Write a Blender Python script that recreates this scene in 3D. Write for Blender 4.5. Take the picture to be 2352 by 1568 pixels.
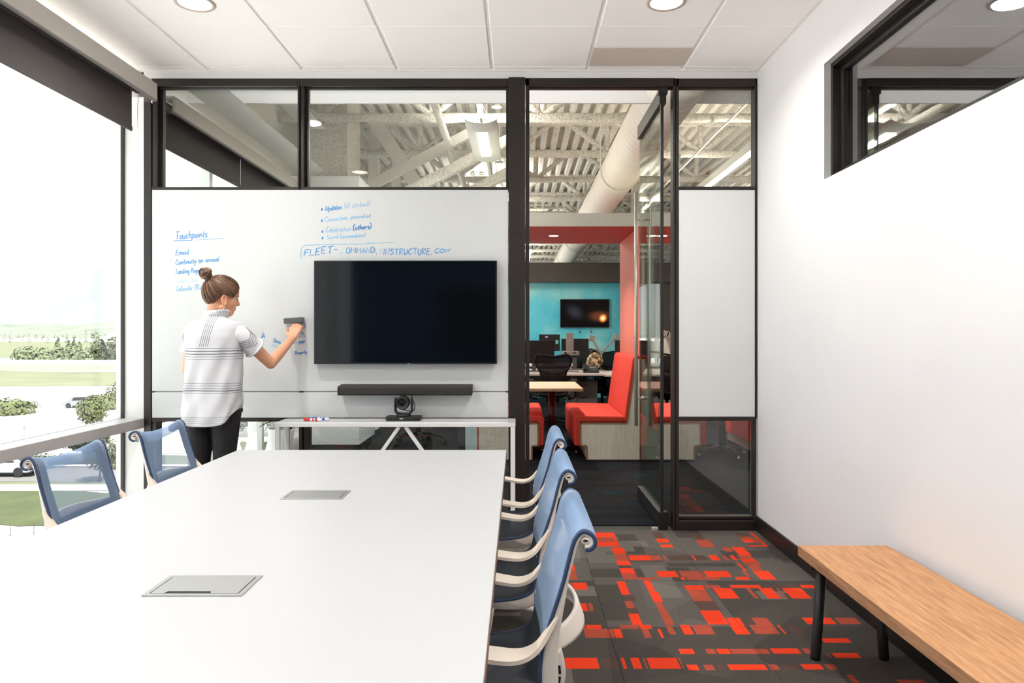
import bpy, bmesh, math, random
from mathutils import Vector, Matrix, noise as mnoise

random.seed(7)
C = bpy.context.scene.collection
SC = bpy.context.scene
for o in list(bpy.data.objects):
    bpy.data.objects.remove(o)

# ------------------------------------------------------------------ camera
FPX, VPU, VPV, CZ = 1650.0, 1190.0, 766.0, 1.288      # focal in pixels, vanishing point, eye height
cam = bpy.data.cameras.new('camera')
cam.sensor_fit = 'HORIZONTAL'
cam.sensor_width = 36.0
cam.lens = 36.0 * FPX / 2352.0
cam.shift_x = -(VPU - 1176.0) / 2352.0
cam.shift_y = -(784.0 - VPV) / 2352.0
cam.clip_start = 0.05
cam.clip_end = 12000
camo = bpy.data.objects.new('camera', cam)
camo.location = (0, 0, CZ)
camo.rotation_euler = (math.radians(90), 0, 0)
C.objects.link(camo)
SC.camera = camo

# ------------------------------------------------------------------ world, sun, exposure
w = bpy.data.worlds.new('sky')
SC.world = w
w.use_nodes = True
bg = w.node_tree.nodes['Background']
bg.inputs[0].default_value = (0.93, 0.97, 1.0, 1)
bg.inputs[1].default_value = 1.5
sun = bpy.data.lights.new('sun', 'SUN')
sun.energy = 12.0
sun.angle = math.radians(0.8)
sun.color = (1.0, 0.97, 0.92)
suno = bpy.data.objects.new('sun', sun)
suno.rotation_euler = (math.radians(24), math.radians(26), 0)
suno.location = (20, -20, 60)
C.objects.link(suno)
DOWNLIGHT_W, PENDANT_W = 10.5, 29.0
SC.view_settings.view_transform = 'Standard'
SC.view_settings.look = 'None'
SC.view_settings.gamma = 1.0
SC.view_settings.use_curve_mapping = False
SC.view_settings.exposure = 0.75
SC.cycles.use_denoising = True
SC.cycles.max_bounces = 10
SC.cycles.diffuse_bounces = 8
SC.cycles.glossy_bounces = 5
SC.cycles.transparent_max_bounces = 32
SC.cycles.sample_clamp_indirect = 8.0
SC.cycles.caustics_reflective = False
SC.cycles.caustics_refractive = False

# ------------------------------------------------------------------ helpers
def at(u, v, Y):
    return Vector(((u - VPU) / FPX * Y, Y, CZ - (v - VPV) / FPX * Y))

def s2l(c):
    return tuple((x / 255.0 / 12.92) if x / 255.0 <= 0.04045 else ((x / 255.0 + 0.055) / 1.055) ** 2.4 for x in c)

def new_mat(name):
    m = bpy.data.materials.new(name)
    m.use_nodes = True
    nt = m.node_tree
    nt.nodes.clear()
    out = nt.nodes.new('ShaderNodeOutputMaterial')
    return m, nt, out

def N(nt, t, **kw):
    n = nt.nodes.new(t)
    for k, v in kw.items():
        setattr(n, k, v)
    return n

def mat(name, rgb, rough=0.5, metal=0.0, var=0.05, scale=18.0, bump=0.0, bscale=None, spec=0.5, coat=0.0, lin=False, stretch=None, detail=3.0, sub=0.0):
    """procedural: base colour with fine noise variation and optional relief; rgb is sRGB 0-255"""
    c = rgb if lin else s2l(rgb)
    m, nt, out = new_mat(name)
    b = N(nt, 'ShaderNodeBsdfPrincipled')
    b.inputs['Roughness'].default_value = rough
    b.inputs['Metallic'].default_value = metal
    b.inputs['Specular IOR Level'].default_value = spec
    b.inputs['Coat Weight'].default_value = coat
    if sub:
        b.inputs['Subsurface Weight'].default_value = sub
        b.inputs['Subsurface Radius'].default_value = (0.01, 0.004, 0.002)
    tc = N(nt, 'ShaderNodeTexCoord')
    mp = N(nt, 'ShaderNodeMapping')
    if stretch:
        mp.inputs['Scale'].default_value = stretch
    nz = N(nt, 'ShaderNodeTexNoise')
    nz.inputs['Scale'].default_value = scale
    nz.inputs['Detail'].default_value = detail
    rp = N(nt, 'ShaderNodeValToRGB')
    rp.color_ramp.elements[0].position = 0.3
    rp.color_ramp.elements[1].position = 0.7
    rp.color_ramp.elements[0].color = tuple(max(0, x * (1 - var)) for x in c) + (1,)
    rp.color_ramp.elements[1].color = tuple(min(1, x * (1 + var)) for x in c) + (1,)
    nt.links.new(tc.outputs['Object'], mp.inputs['Vector'])
    nt.links.new(mp.outputs[0], nz.inputs['Vector'])
    nt.links.new(nz.outputs[0], rp.inputs[0])
    nt.links.new(rp.outputs[0], b.inputs['Base Color'])
    if bump:
        nb = N(nt, 'ShaderNodeTexNoise')
        nb.inputs['Scale'].default_value = bscale or scale * 4
        nb.inputs['Detail'].default_value = 4
        bp = N(nt, 'ShaderNodeBump')
        bp.inputs['Strength'].default_value = bump
        bp.inputs['Distance'].default_value = 0.02
        nt.links.new(mp.outputs[0], nb.inputs['Vector'])
        nt.links.new(nb.outputs[0], bp.inputs['Height'])
        nt.links.new(bp.outputs[0], b.inputs['Normal'])
    nt.links.new(b.outputs[0], out.inputs[0])
    return m

def emit(name, rgb, strength, lin=False):
    m, nt, out = new_mat(name)
    e = N(nt, 'ShaderNodeEmission')
    c = rgb if lin else s2l(rgb)
    e.inputs[0].default_value = tuple(c) + (1,)
    e.inputs[1].default_value = strength
    nt.links.new(e.outputs[0], out.inputs[0])
    return m

def glass(name, tint=(0.95, 0.97, 0.96), f0=0.065, f1=0.95):
    m, nt, out = new_mat(name)
    tr = N(nt, 'ShaderNodeBsdfTransparent')
    tr.inputs[0].default_value = tuple(tint) + (1,)
    gl = N(nt, 'ShaderNodeBsdfGlossy')
    gl.inputs['Roughness'].default_value = 0.0
    lw = N(nt, 'ShaderNodeLayerWeight')
    lw.inputs[0].default_value = 0.5
    p = N(nt, 'ShaderNodeMath', operation='POWER')
    p.inputs[1].default_value = 5.0
    q = N(nt, 'ShaderNodeMath', operation='MULTIPLY_ADD')
    q.inputs[1].default_value = f1 - f0
    q.inputs[2].default_value = f0
    mx = N(nt, 'ShaderNodeMixShader')
    nt.links.new(lw.outputs['Facing'], p.inputs[0])
    nt.links.new(p.outputs[0], q.inputs[0])
    nt.links.new(q.outputs[0], mx.inputs[0])
    nt.links.new(tr.outputs[0], mx.inputs[1])
    nt.links.new(gl.outputs[0], mx.inputs[2])
    nt.links.new(mx.outputs[0], out.inputs[0])
    return m

def wood(name, c1, c2, axis='Y', rough=0.45, scale=7.0):
    """grain running along one object axis"""
    m, nt, out = new_mat(name)
    b = N(nt, 'ShaderNodeBsdfPrincipled')
    b.inputs['Roughness'].default_value = rough
    tc = N(nt, 'ShaderNodeTexCoord')
    mp = N(nt, 'ShaderNodeMapping')
    sc = {'X': (0.9, 9, 9), 'Y': (9, 0.9, 9), 'Z': (9, 9, 0.7)}[axis]
    mp.inputs['Scale'].default_value = sc
    nz = N(nt, 'ShaderNodeTexNoise')
    nz.inputs['Scale'].default_value = scale
    nz.inputs['Detail'].default_value = 7
    nz.inputs['Roughness'].default_value = 0.65
    nz.inputs['Distortion'].default_value = 0.6
    rp = N(nt, 'ShaderNodeValToRGB')
    rp.color_ramp.elements[0].position = 0.32
    rp.color_ramp.elements[1].position = 0.62
    rp.color_ramp.elements[0].color = s2l(c1) + (1,)
    rp.color_ramp.elements[1].color = s2l(c2) + (1,)
    nt.links.new(tc.outputs['Object'], mp.inputs['Vector'])
    nt.links.new(mp.outputs[0], nz.inputs['Vector'])
    nt.links.new(nz.outputs[0], rp.inputs[0])
    nt.links.new(rp.outputs[0], b.inputs['Base Color'])
    nt.links.new(b.outputs[0], out.inputs[0])
    return m

def see_through(name, rgb, alpha, rough=0.7):
    """woven mesh: part diffuse, part open weave"""
    m, nt, out = new_mat(name)
    b = N(nt, 'ShaderNodeBsdfPrincipled')
    b.inputs['Base Color'].default_value = s2l(rgb) + (1,)
    b.inputs['Roughness'].default_value = rough
    b.inputs['Specular IOR Level'].default_value = 0.2
    tl = N(nt, 'ShaderNodeBsdfTranslucent')
    tl.inputs[0].default_value = s2l(rgb) + (1,)
    m1 = N(nt, 'ShaderNodeMixShader')
    m1.inputs[0].default_value = 0.08
    tr = N(nt, 'ShaderNodeBsdfTransparent')
    mx = N(nt, 'ShaderNodeMixShader')
    lw = N(nt, 'ShaderNodeLayerWeight')           # the weave closes up when seen along its surface
    lw.inputs[0].default_value = 0.5
    pw = N(nt, 'ShaderNodeMath', operation='POWER')
    pw.inputs[1].default_value = 2.0
    mr = N(nt, 'ShaderNodeMapRange')
    mr.inputs['To Min'].default_value = alpha
    mr.inputs['To Max'].default_value = 1.0
    nt.links.new(lw.outputs['Facing'], pw.inputs[0])
    nt.links.new(pw.outputs[0], mr.inputs['Value'])
    nt.links.new(mr.outputs[0], mx.inputs[0])
    nt.links.new(b.outputs[0], m1.inputs[1])
    nt.links.new(tl.outputs[0], m1.inputs[2])
    nt.links.new(tr.outputs[0], mx.inputs[1])
    nt.links.new(m1.outputs[0], mx.inputs[2])
    nt.links.new(mx.outputs[0], out.inputs[0])
    return m

class MB:
    """collects shapes into one mesh"""
    def __init__(s):
        s.v, s.f, s.mi = [], [], []
    def add(s, verts, faces, mi=0):
        k = len(s.v)
        s.v += [tuple(p) for p in verts]
        s.f += [tuple(i + k for i in f) for f in faces]
        s.mi += [mi] * len(faces)
        return s
    def box(s, x0, x1, y0, y1, z0, z1, mi=0):
        x0, x1 = min(x0, x1), max(x0, x1); y0, y1 = min(y0, y1), max(y0, y1); z0, z1 = min(z0, z1), max(z0, z1)
        return s.add([(x0, y0, z0), (x1, y0, z0), (x1, y1, z0), (x0, y1, z0), (x0, y0, z1), (x1, y0, z1), (x1, y1, z1), (x0, y1, z1)],
                     [(0, 3, 2, 1), (4, 5, 6, 7), (0, 1, 5, 4), (1, 2, 6, 5), (2, 3, 7, 6), (3, 0, 4, 7)], mi)
    def obox(s, c, hx, hy, hz, M, mi=0):
        c = Vector(c)
        vs = [c + M @ Vector((a * hx, b * hy, d * hz)) for d in (-1, 1) for a, b in ((-1, -1), (1, -1), (1, 1), (-1, 1))]
        return s.add(vs, [(0, 3, 2, 1), (4, 5, 6, 7), (0, 1, 5, 4), (1, 2, 6, 5), (2, 3, 7, 6), (3, 0, 4, 7)], mi)
    def beam(s, a, b, w_, t_, up=(0, 0, 1), mi=0):
        a, b = Vector(a), Vector(b)
        d = (b - a).normalized()
        sd = d.cross(Vector(up))
        if sd.length < 1e-4:
            sd = d.cross(Vector((0, 1, 0)))
        sd.normalize()
        u = sd.cross(d)
        M = Matrix((sd, d, u)).transposed()
        return s.obox((a + b) / 2, w_ / 2, (b - a).length / 2, t_ / 2, M, mi)
    def tube(s, pts, r, n=8, cap=True, closed=False, mi=0, flat=1.0, upref=None):
        pts = [Vector(p) for p in pts]
        L = len(pts)
        rs = r if isinstance(r, (list, tuple)) else [r] * L
        prev = None
        rings = []
        for i, p in enumerate(pts):
            if closed:
                d = pts[(i + 1) % L] - pts[i - 1]
            else:
                d = pts[min(i + 1, L - 1)] - pts[max(i - 1, 0)]
            if d.length < 1e-9:
                d = Vector((0, 0, 1))
            d.normalize()
            if prev is None:
                ref = Vector(upref) if upref else (Vector((0, 0, 1)) if abs(d.z) < 0.9 else Vector((1, 0, 0)))
                a = d.cross(ref).normalized()
            else:
                a = (prev - d * prev.dot(d))
                if a.length < 1e-6:
                    a = d.orthogonal()
                a.normalize()
            prev = a
            b = d.cross(a)
            rings.append([p + (a * math.cos(2 * math.pi * k / n) + b * flat * math.sin(2 * math.pi * k / n)) * rs[i] for k in range(n)])
        vs = [q for rg in rings for q in rg]
        fs = []
        for i in range(L if closed else L - 1):
            j = (i + 1) % L
            for k in range(n):
                fs.append((i * n + k, i * n + (k + 1) % n, j * n + (k + 1) % n, j * n + k))
        if cap and not closed:
            fs.append(tuple(range(n - 1, -1, -1)))
            fs.append(tuple((L - 1) * n + k for k in range(n)))
        return s.add(vs, fs, mi)
    def sweep(s, pts, lat, w_, t_, mi=0, rnd=0.35):
        """rounded-rectangle section: w_ along the lateral axis, t_ across"""
        pts = [Vector(p) for p in pts]
        L = len(pts)
        ws = w_ if isinstance(w_, (list, tuple)) else [w_] * L
        ts = t_ if isinstance(t_, (list, tuple)) else [t_] * L
        sec = [(1, 1 - rnd), (1 - rnd, 1), (-1 + rnd, 1), (-1, 1 - rnd), (-1, -1 + rnd), (-1 + rnd, -1), (1 - rnd, -1), (1, -1 + rnd)]
        lat = Vector(lat).normalized()
        vs, fs = [], []
        for i, p in enumerate(pts):
            d = (pts[min(i + 1, L - 1)] - pts[max(i - 1, 0)]).normalized()
            l = (lat - d * lat.dot(d)).normalized()
            nrm = d.cross(l)
            vs += [p + l * (a * ws[i] / 2) + nrm * (b * ts[i] / 2) for a, b in sec]
        for i in range(L - 1):
            for k in range(8):
                fs.append((i * 8 + k, i * 8 + (k + 1) % 8, (i + 1) * 8 + (k + 1) % 8, (i + 1) * 8 + k))
        fs.append(tuple(range(7, -1, -1)))
        fs.append(tuple((L - 1) * 8 + k for k in range(8)))
        return s.add(vs, fs, mi)
    def lathe(s, prof, c=(0, 0, 0), n=24, M=None, mi=0, cap=True):
        c = Vector(c)
        vs, fs = [], []
        for (r, z) in prof:
            for k in range(n):
                p = Vector((r * math.cos(2 * math.pi * k / n), r * math.sin(2 * math.pi * k / n), z))
                vs.append(c + (M @ p if M else p))
        for i in range(len(prof) - 1):
            for k in range(n):
                fs.append((i * n + k, i * n + (k + 1) % n, (i + 1) * n + (k + 1) % n, (i + 1) * n + k))
        if cap:
            fs.append(tuple(range(n - 1, -1, -1)))
            fs.append(tuple((len(prof) - 1) * n + k for k in range(n)))
        return s.add(vs, fs, mi)
    def ell(s, c, rx, ry, rz, n=16, m=10, M=None, mi=0):
        c = Vector(c)
        vs, fs = [], []
        for i in range(m + 1):
            th = math.pi * i / m
            for k in range(n):
                ph = 2 * math.pi * k / n
                p = Vector((rx * math.sin(th) * math.cos(ph), ry * math.sin(th) * math.sin(ph), -rz * math.cos(th)))
                vs.append(c + (M @ p if M else p))
        for i in range(m):
            for k in range(n):
                fs.append((i * n + k, i * n + (k + 1) % n, (i + 1) * n + (k + 1) % n, (i + 1) * n + k))
        return s.add(vs, fs, mi)
    def prism(s, poly, axis, a, b, mi=0):
        """extrude a polygon given in the two other axes (in order) from a to b along axis"""
        n = len(poly)
        def mk(p, t):
            return {'x': (t, p[0], p[1]), 'y': (p[0], t, p[1]), 'z': (p[0], p[1], t)}[axis]
        vs = [mk(p, a) for p in poly] + [mk(p, b) for p in poly]
        fs = [tuple(range(n - 1, -1, -1)), tuple(range(n, 2 * n))]
        fs += [(i, (i + 1) % n, n + (i + 1) % n, n + i) for i in range(n)]
        return s.add(vs, fs, mi)
    def grid(s, fn, nu, nv, mi=0):
        vs = [fn(i / nu, j / nv) for i in range(nu + 1) for j in range(nv + 1)]
        fs = [(i * (nv + 1) + j, (i + 1) * (nv + 1) + j, (i + 1) * (nv + 1) + j + 1, i * (nv + 1) + j + 1) for i in range(nu) for j in range(nv)]
        return s.add(vs, fs, mi)
    def build(s, name, mats, parent=None, smooth=False, bevel=0.0, origin=None, fix=True, sub=0):
        if not isinstance(mats, (list, tuple)):
            mats = [mats]
        o0 = Vector(origin) if origin is not None else (Vector(parent.matrix_basis.translation) if (parent and parent.get('_abs')) else Vector((0, 0, 0)))
        if parent is not None and parent.get('_abs') and parent.parent is not None:
            o0 = Vector((0, 0, 0)) + Vector(parent['_orig'])
        me = bpy.data.meshes.new(name)
        me.from_pydata([(x - o0.x, y - o0.y, z - o0.z) for x, y, z in s.v], [], s.f)
        for m in mats:
            me.materials.append(m)
        for p, k in zip(me.polygons, s.mi):
            p.material_index = k
        if fix:
            bm = bmesh.new()
            bm.from_mesh(me)
            bmesh.ops.recalc_face_normals(bm, faces=bm.faces)
            bm.to_mesh(me)
            bm.free()
        if smooth:
            for p in me.polygons:
                p.use_smooth = True
        o = bpy.data.objects.new(name, me)
        C.objects.link(o)
        if parent is not None:
            o.parent = parent
            if parent.get('_abs'):
                o['_abs'] = 1
                o['_orig'] = tuple(o0)
        if bevel:
            b = o.modifiers.new('edge', 'BEVEL')
            b.width = bevel
            b.segments = 2
            b.limit_method = 'ANGLE'
            b.angle_limit = math.radians(40)
        if sub:
            b = o.modifiers.new('round', 'SUBSURF')
            b.levels = b.render_levels = sub
        return o

def smooth_angle(o, deg=40):
    me = o.data
    for p in me.polygons:
        p.use_smooth = True
    bm = bmesh.new()
    bm.from_mesh(me)
    for e in bm.edges:
        if len(e.link_faces) == 2 and e.calc_face_angle(0) > math.radians(deg):
            e.smooth = False
    bm.to_mesh(me)
    bm.free()
    return o

def tag(o, label=None, cat=None, group=None, kind=None):
    if label: o['label'] = label
    if cat: o['category'] = cat
    if group: o['group'] = group
    if kind: o['kind'] = kind
    return o

def empty(name, loc=(0, 0, 0), rz=0.0, absolute=True):
    """a thing's root at its base; with absolute=True its parts are given in room coordinates"""
    o = bpy.data.objects.new(name, None)
    o.empty_display_size = 0.1
    o.location = loc
    o.rotation_euler = (0, 0, rz)
    C.objects.link(o)
    if absolute:
        o['_abs'] = 1
    return o

def thing(name, label, cat, loc=(0, 0, 0), rz=0.0, group=None, absolute=True):
    return tag(empty(name, loc, rz, absolute), label, cat, group)

def struct(name, mb, m, parent=None, label=None, **kw):
    o = mb.build(name, m, parent, **kw)
    o['kind'] = 'structure'
    if label: o['label'] = label
    return o

def copy_tree(o, parent=None):
    c = o.copy()
    C.objects.link(c)
    c.parent = parent
    for ch in list(o.children):
        copy_tree(ch, c)
    return c

def catmull(pts, k=6, closed=False):
    pts = [Vector(p) for p in pts]
    n = len(pts)
    out = []
    for i in range(n if closed else n - 1):
        p1, p2 = pts[i], pts[(i + 1) % n]
        p0 = pts[i - 1] if (i > 0 or closed) else p1
        p3 = pts[(i + 2) % n] if (i + 2 < n or closed) else p2
        for j in range(k):
            t = j / k
            out.append(0.5 * ((2 * p1) + (p2 - p0) * t + (2 * p0 - 5 * p1 + 4 * p2 - p3) * t * t + (3 * p1 - p0 - 3 * p2 + p3) * t ** 3))
    if not closed:
        out.append(pts[-1])
    return out

def area_light(name, loc, size, power, color, parent=None, spread=180, rot=(0, 0, 0), shape='DISK', size_y=None):
    l = bpy.data.lights.new(name, 'AREA')
    l.shape = shape
    l.size = size
    if size_y: l.size_y = size_y
    l.energy = power
    l.color = color
    l.spread = math.radians(spread)
    o = bpy.data.objects.new(name, l)
    o.location = loc
    o.rotation_euler = rot
    C.objects.link(o)
    if parent is not None:
        o.parent = parent
        o.location = Vector(loc) - Vector(parent.location)
    return o

# ------------------------------------------------------------------ shared materials
M = {}
M['wall'] = mat('white_wall_paint', (224, 223, 224), 0.75, var=0.01, scale=3, bump=0.03, bscale=250)
M['ceil'] = mat('ceiling_tile_white', (250, 248, 247), 0.9, var=0.006, scale=40, bump=0.08, bscale=300)
M['tbar'] = mat('ceiling_grid_white', (240, 236, 232), 0.6, var=0.01)
M['bronze'] = mat('dark_bronze_frame', (38, 32, 28), 0.42, var=0.05, scale=4, spec=0.4)
M['black'] = mat('black_plastic', (22, 21, 21), 0.45, var=0.1)
M['blackmatte'] = mat('black_matte_plastic', (16, 15, 15), .6, var=.1, spec=.2)
M['blackmetal'] = mat('black_steel', (26, 24, 23), 0.4, var=0.08, spec=0.4)
M['rubber'] = mat('black_rubber', (18, 18, 18), 0.8, var=0.1)
M['glass'] = glass('clear_glass')
M['glassdoor'] = glass('green_tinted_door_glass', (0.86, 0.93, 0.90), 0.05)
M['glassclere'] = glass('clerestory_glass', (0.78, 0.80, 0.78), 0.42, 1.0)
M['glassext'] = glass('window_glass', (0.95, 0.97, 0.97), 0.03)
M['board'] = mat('white_glass_board', (205, 207, 206), 0.22, var=0.008, scale=2, spec=0.45)
M['panel'] = mat('white_back_painted_panel', (214, 216, 214), 0.3, var=0.008, scale=2)
M['alum'] = mat('painted_white_aluminium', (226, 226, 222), 0.45, var=0.02, scale=5)
M['sill'] = mat('grey_aluminium_sill', (188, 183, 180), 0.42, var=0.02, scale=5)
M['valance'] = mat('valance_grey_paint', (205, 199, 192), 0.55, var=0.015, scale=4)
M['blind'] = mat('charcoal_shade_fabric', (84, 79, 78), 0.9, var=0.05, scale=90, bump=0.1, bscale=500)
M['tabletop'] = mat('white_laminate', (190, 190, 191), 0.32, var=0.006, scale=2, spec=0.45)
M['tableedge'] = mat('table_edge_brown', (120, 92, 70), 0.5, var=0.08)
M['steelwhite'] = mat('white_powder_coat', (228, 226, 224), 0.4, var=0.015)
M['satin'] = mat('brushed_aluminium', (176, 176, 173), 0.38, metal=0.75, var=0.05, scale=30, stretch=(1, 30, 1))
M['steel'] = mat('satin_stainless_steel', (205, 199, 188), 0.32, metal=0.55, var=0.04, scale=20)
M['screw'] = M['steel']
M['officewall'] = mat('office_white_paint', (222, 222, 218), 0.7, var=0.015, scale=3)
# ================================================================== ROOM SHELL
XL, XR, YW, ZC = -2.45, 1.567, 4.70, 3.0        # sill front / right wall / partition face / ceiling
XG = -2.586                                     # window glass plane
YB = -2.0                                       # back wall of the meeting room
FR = 0.14                                       # wall depth at the partition
FD = 0.085                                      # depth of the glazing frames

# ---- floor: slab with individual carpet tiles
floor = struct('floor', MB().box(-2.62, 1.70, YB - 0.1, YW + FR, -0.12, -0.008), mat('floor_slab', (60, 58, 56), 0.9), label='carpeted meeting room floor')
def carpet(name, rgb, var=0.5):
    c = s2l(rgb)
    m, nt, out = new_mat(name)
    b = N(nt, 'ShaderNodeBsdfPrincipled')
    b.inputs['Roughness'].default_value = 0.95
    b.inputs['Specular IOR Level'].default_value = 0.1
    tc = N(nt, 'ShaderNodeTexCoord')
    nz = N(nt, 'ShaderNodeTexNoise')
    nz.inputs['Scale'].default_value = 330
    nz.inputs['Detail'].default_value = 2
    vo = N(nt, 'ShaderNodeTexVoronoi')
    vo.inputs['Scale'].default_value = 2.6
    vr = N(nt, 'ShaderNodeMapRange')
    vr.inputs['To Min'].default_value = 0.8
    vr.inputs['To Max'].default_value = 1.12
    sx = N(nt, 'ShaderNodeSeparateColor')
    rp = N(nt, 'ShaderNodeValToRGB')
    rp.color_ramp.elements[0].position = 0.35
    rp.color_ramp.elements[1].position = 0.65
    rp.color_ramp.elements[0].color = tuple(x * (1 - var) for x in c) + (1,)
    rp.color_ramp.elements[1].color = tuple(x * (1 + var) for x in c) + (1,)
    mu = N(nt, 'ShaderNodeVectorMath', operation='SCALE')
    bp = N(nt, 'ShaderNodeBump')
    bp.inputs['Strength'].default_value = 0.5
    bp.inputs['Distance'].default_value = 0.004
    L = nt.links.new
    L(tc.outputs['Object'], nz.inputs['Vector']); L(tc.outputs['Object'], vo.inputs['Vector'])
    L(vo.outputs['Color'], sx.inputs[0]); L(sx.outputs[0], vr.inputs['Value'])
    L(nz.outputs[0], rp.inputs[0]); L(rp.outputs[0], mu.inputs[0]); L(vr.outputs[0], mu.inputs['Scale'])
    L(mu.outputs[0], b.inputs['Base Color']); L(nz.outputs[0], bp.inputs['Height']); L(bp.outputs[0], b.inputs['Normal'])
    L(b.outputs[0], out.inputs[0])
    return m
CARPET = [carpet('carpet_grey', (92, 87, 82)), carpet('carpet_dark_grey', (74, 69, 64)), carpet('carpet_light_grey', (106, 101, 95), 0.45),
          carpet('carpet_brown', (88, 68, 60), 0.45), carpet('carpet_dull_red', (165, 74, 56), 0.35), carpet('carpet_bright_red', (226, 62, 32), 0.16)]
rects = []                                       # x0, x1, y0, y1, material index, later ones on top
rc = random.Random(11)
TS = 0.587
for k in range(190):                             # tonal bands in the grey ground
    wx, wy = rc.choice([(rc.uniform(.1, .2), rc.uniform(.2, .58)), (rc.uniform(.2, .7), rc.uniform(.06, .16))])
    x, y = rc.uniform(-2.5, 1.5), rc.uniform(-1, 4.6)
    rects.append((x, x + wx, y, y + wy, rc.choice([1, 1, 2, 2, 1])))
def fl(zx, zy):                                  # a point on the carpet
    u, v = 1260 + zx * 0.29762, 1180 + zy * 0.29762
    Y = CZ * FPX / (v - VPV)
    return (u - VPU) / FPX * Y, Y
D_, M_, R_ = 3, 4, 5
pat = [(335, 142, 552, 250, R_), (372, 178, 520, 214, M_), (310, 222, 372, 258, M_), (795, 142, 905, 188, D_), (825, 190, 938, 220, R_), (858, 236, 966, 257, R_),
       (1085, 148, 1208, 198, D_), (1128, 198, 1292, 257, M_), (1440, 148, 1560, 175, D_), (1470, 175, 1590, 197, M_), (1488, 197, 1642, 220, R_), (1545, 140, 1700, 252, R_),
       (1560, 197, 1668, 212, M_), (1532, 241, 1700, 253, R_), (480, 258, 598, 305, R_), (500, 305, 622, 358, M_), (520, 360, 638, 395, R_), (535, 395, 640, 418, D_),
       (545, 418, 672, 458, R_), (558, 458, 695, 505, M_), (612, 318, 800, 358, R_), (780, 318, 880, 358, M_), (880, 318, 915, 358, R_), (915, 318, 1235, 358, D_), (1100, 318, 1145, 358, R_),
       (1228, 318, 1330, 358, R_), (1330, 318, 1400, 358, M_), (1392, 318, 1465, 358, R_), (1330, 255, 1430, 290, M_), (1410, 255, 1565, 318, R_), (1450, 318, 1585, 345, M_),
       (1475, 345, 1610, 370, R_), (1498, 370, 1650, 395, M_), (1448, 375, 1530, 440, R_), (1530, 395, 1660, 438, M_), (1575, 440, 1762, 505, R_), (1435, 485, 1560, 508, R_),
       (1490, 440, 1560, 485, M_), (825, 440, 1010, 487, R_), (1000, 440, 1210, 487, M_), (1190, 440, 1420, 487, R_), (690, 488, 850, 508, M_), (1015, 488, 1060, 508, R_), (1060, 488, 1330, 508, M_),
       (523, 518, 630, 622, R_), (578, 622, 682, 672, D_), (584, 672, 668, 725, M_), (605, 725, 700, 768, D_), (615, 768, 728, 855, R_), (730, 512, 825, 596, R_), (775, 600, 885, 676, R_),
       (815, 676, 905, 742, M_), (848, 742, 975, 855, M_), (870, 790, 960, 855, M_), (1040, 550, 1212, 585, R_), (1068, 585, 1268, 672, M_), (1118, 672, 1330, 745, D_), (1165, 745, 1395, 852, R_),
       (1200, 547, 1335, 572, M_), (1395, 547, 1648, 572, R_), (1648, 547, 1935, 572, D_), (1935, 547, 2064, 572, R_), (1265, 572, 1475, 652, R_), (1520, 572, 1625, 652, M_), (1620, 572, 1800, 652, R_),
       (1755, 572, 1850, 652, M_), (1800, 572, 2035, 652, R_), (150, 388, 207, 432, R_), (150, 432, 225, 508, M_), (130, 530, 305, 583, R_), (110, 530, 200, 583, M_), (195, 690, 305, 750, R_), (300, 690, 352, 750, M_),
       (1368, 800, 1512, 855, R_), (1510, 800, 1580, 855, D_), (1562, 800, 1730, 855, M_), (1950, 800, 2228, 850, R_), (2200, 800, 2420, 850, M_), (1010, 855, 1125, 928, R_), (1100, 855, 1290, 928, M_),
       (1395, 855, 1560, 928, R_), (1545, 855, 1790, 925, M_), (1762, 855, 1838, 925, R_), (1838, 855, 1990, 925, D_), (900, 860, 985, 928, M_), (150, 855, 290, 885, M_), (288, 855, 412, 885, R_), (545, 855, 700, 885, M_),
       (700, 855, 798, 885, R_), (270, 885, 515, 955, M_), (498, 885, 578, 955, R_), (715, 885, 798, 955, M_), (838, 885, 895, 955, R_), (2095, 958, 2345, 993, R_),
       (1000, 1040, 1132, 1080, R_), (1205, 1040, 1300, 1080, M_), (1290, 1040, 1412, 1080, R_), (1395, 1040, 1715, 1080, M_), (1705, 1036, 1955, 1077, R_), (1950, 1036, 2040, 1077, M_),
       (2180, 1072, 2420, 1112, R_), (2135, 1072, 2185, 1112, M_), (70, 1110, 140, 1193, M_), (128, 1110, 395, 1193, R_), (395, 1110, 560, 1193, D_), (555, 1110, 608, 1193, R_), (628, 1110, 725, 1193, R_),
       (600, 1110, 628, 1193, M_), (725, 1110, 770, 1193, M_), (755, 1110, 1025, 1193, R_), (1000, 1110, 1050, 1193, M_), (1062, 1162, 1168, 1205, R_), (1190, 1162, 1290, 1205, M_), (1290, 1160, 1380, 1205, D_),
       (1378, 1160, 1695, 1203, R_), (1690, 1160, 1790, 1203, M_), (1940, 1158, 2130, 1200, R_), (2125, 1158, 2238, 1200, M_), (2290, 1240, 2400, 1300, M_), (1790, 1160, 1940, 1203, D_)]
for a, b, c, d, m in pat:
    x0, y1 = fl(a, b)
    x1, y0 = fl(c, d)
    rects.append((x0, x1, y0, y1, m))
for k in range(70):                              # the same weave carries on under the table and behind the viewer
    r2 = rc.random()
    x, y = rc.uniform(-2.5, -0.15), rc.uniform(-2, 4.6)
    if k % 2: x, y = rc.uniform(-2.5, 1.5), rc.uniform(-2, 2.35)
    wx, wy = (rc.uniform(.15, .5), rc.uniform(.06, .1)) if r2 < .6 else (rc.uniform(.08, .13), rc.uniform(.15, .4))
    rects.append((x, x + wx, y, y + wy, rc.choice([5, 4, 5, 3, 4])))
YT0 = 4.33 + TS                                  # tile rows counted back from the glass wall
XT0 = 1.567
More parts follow.
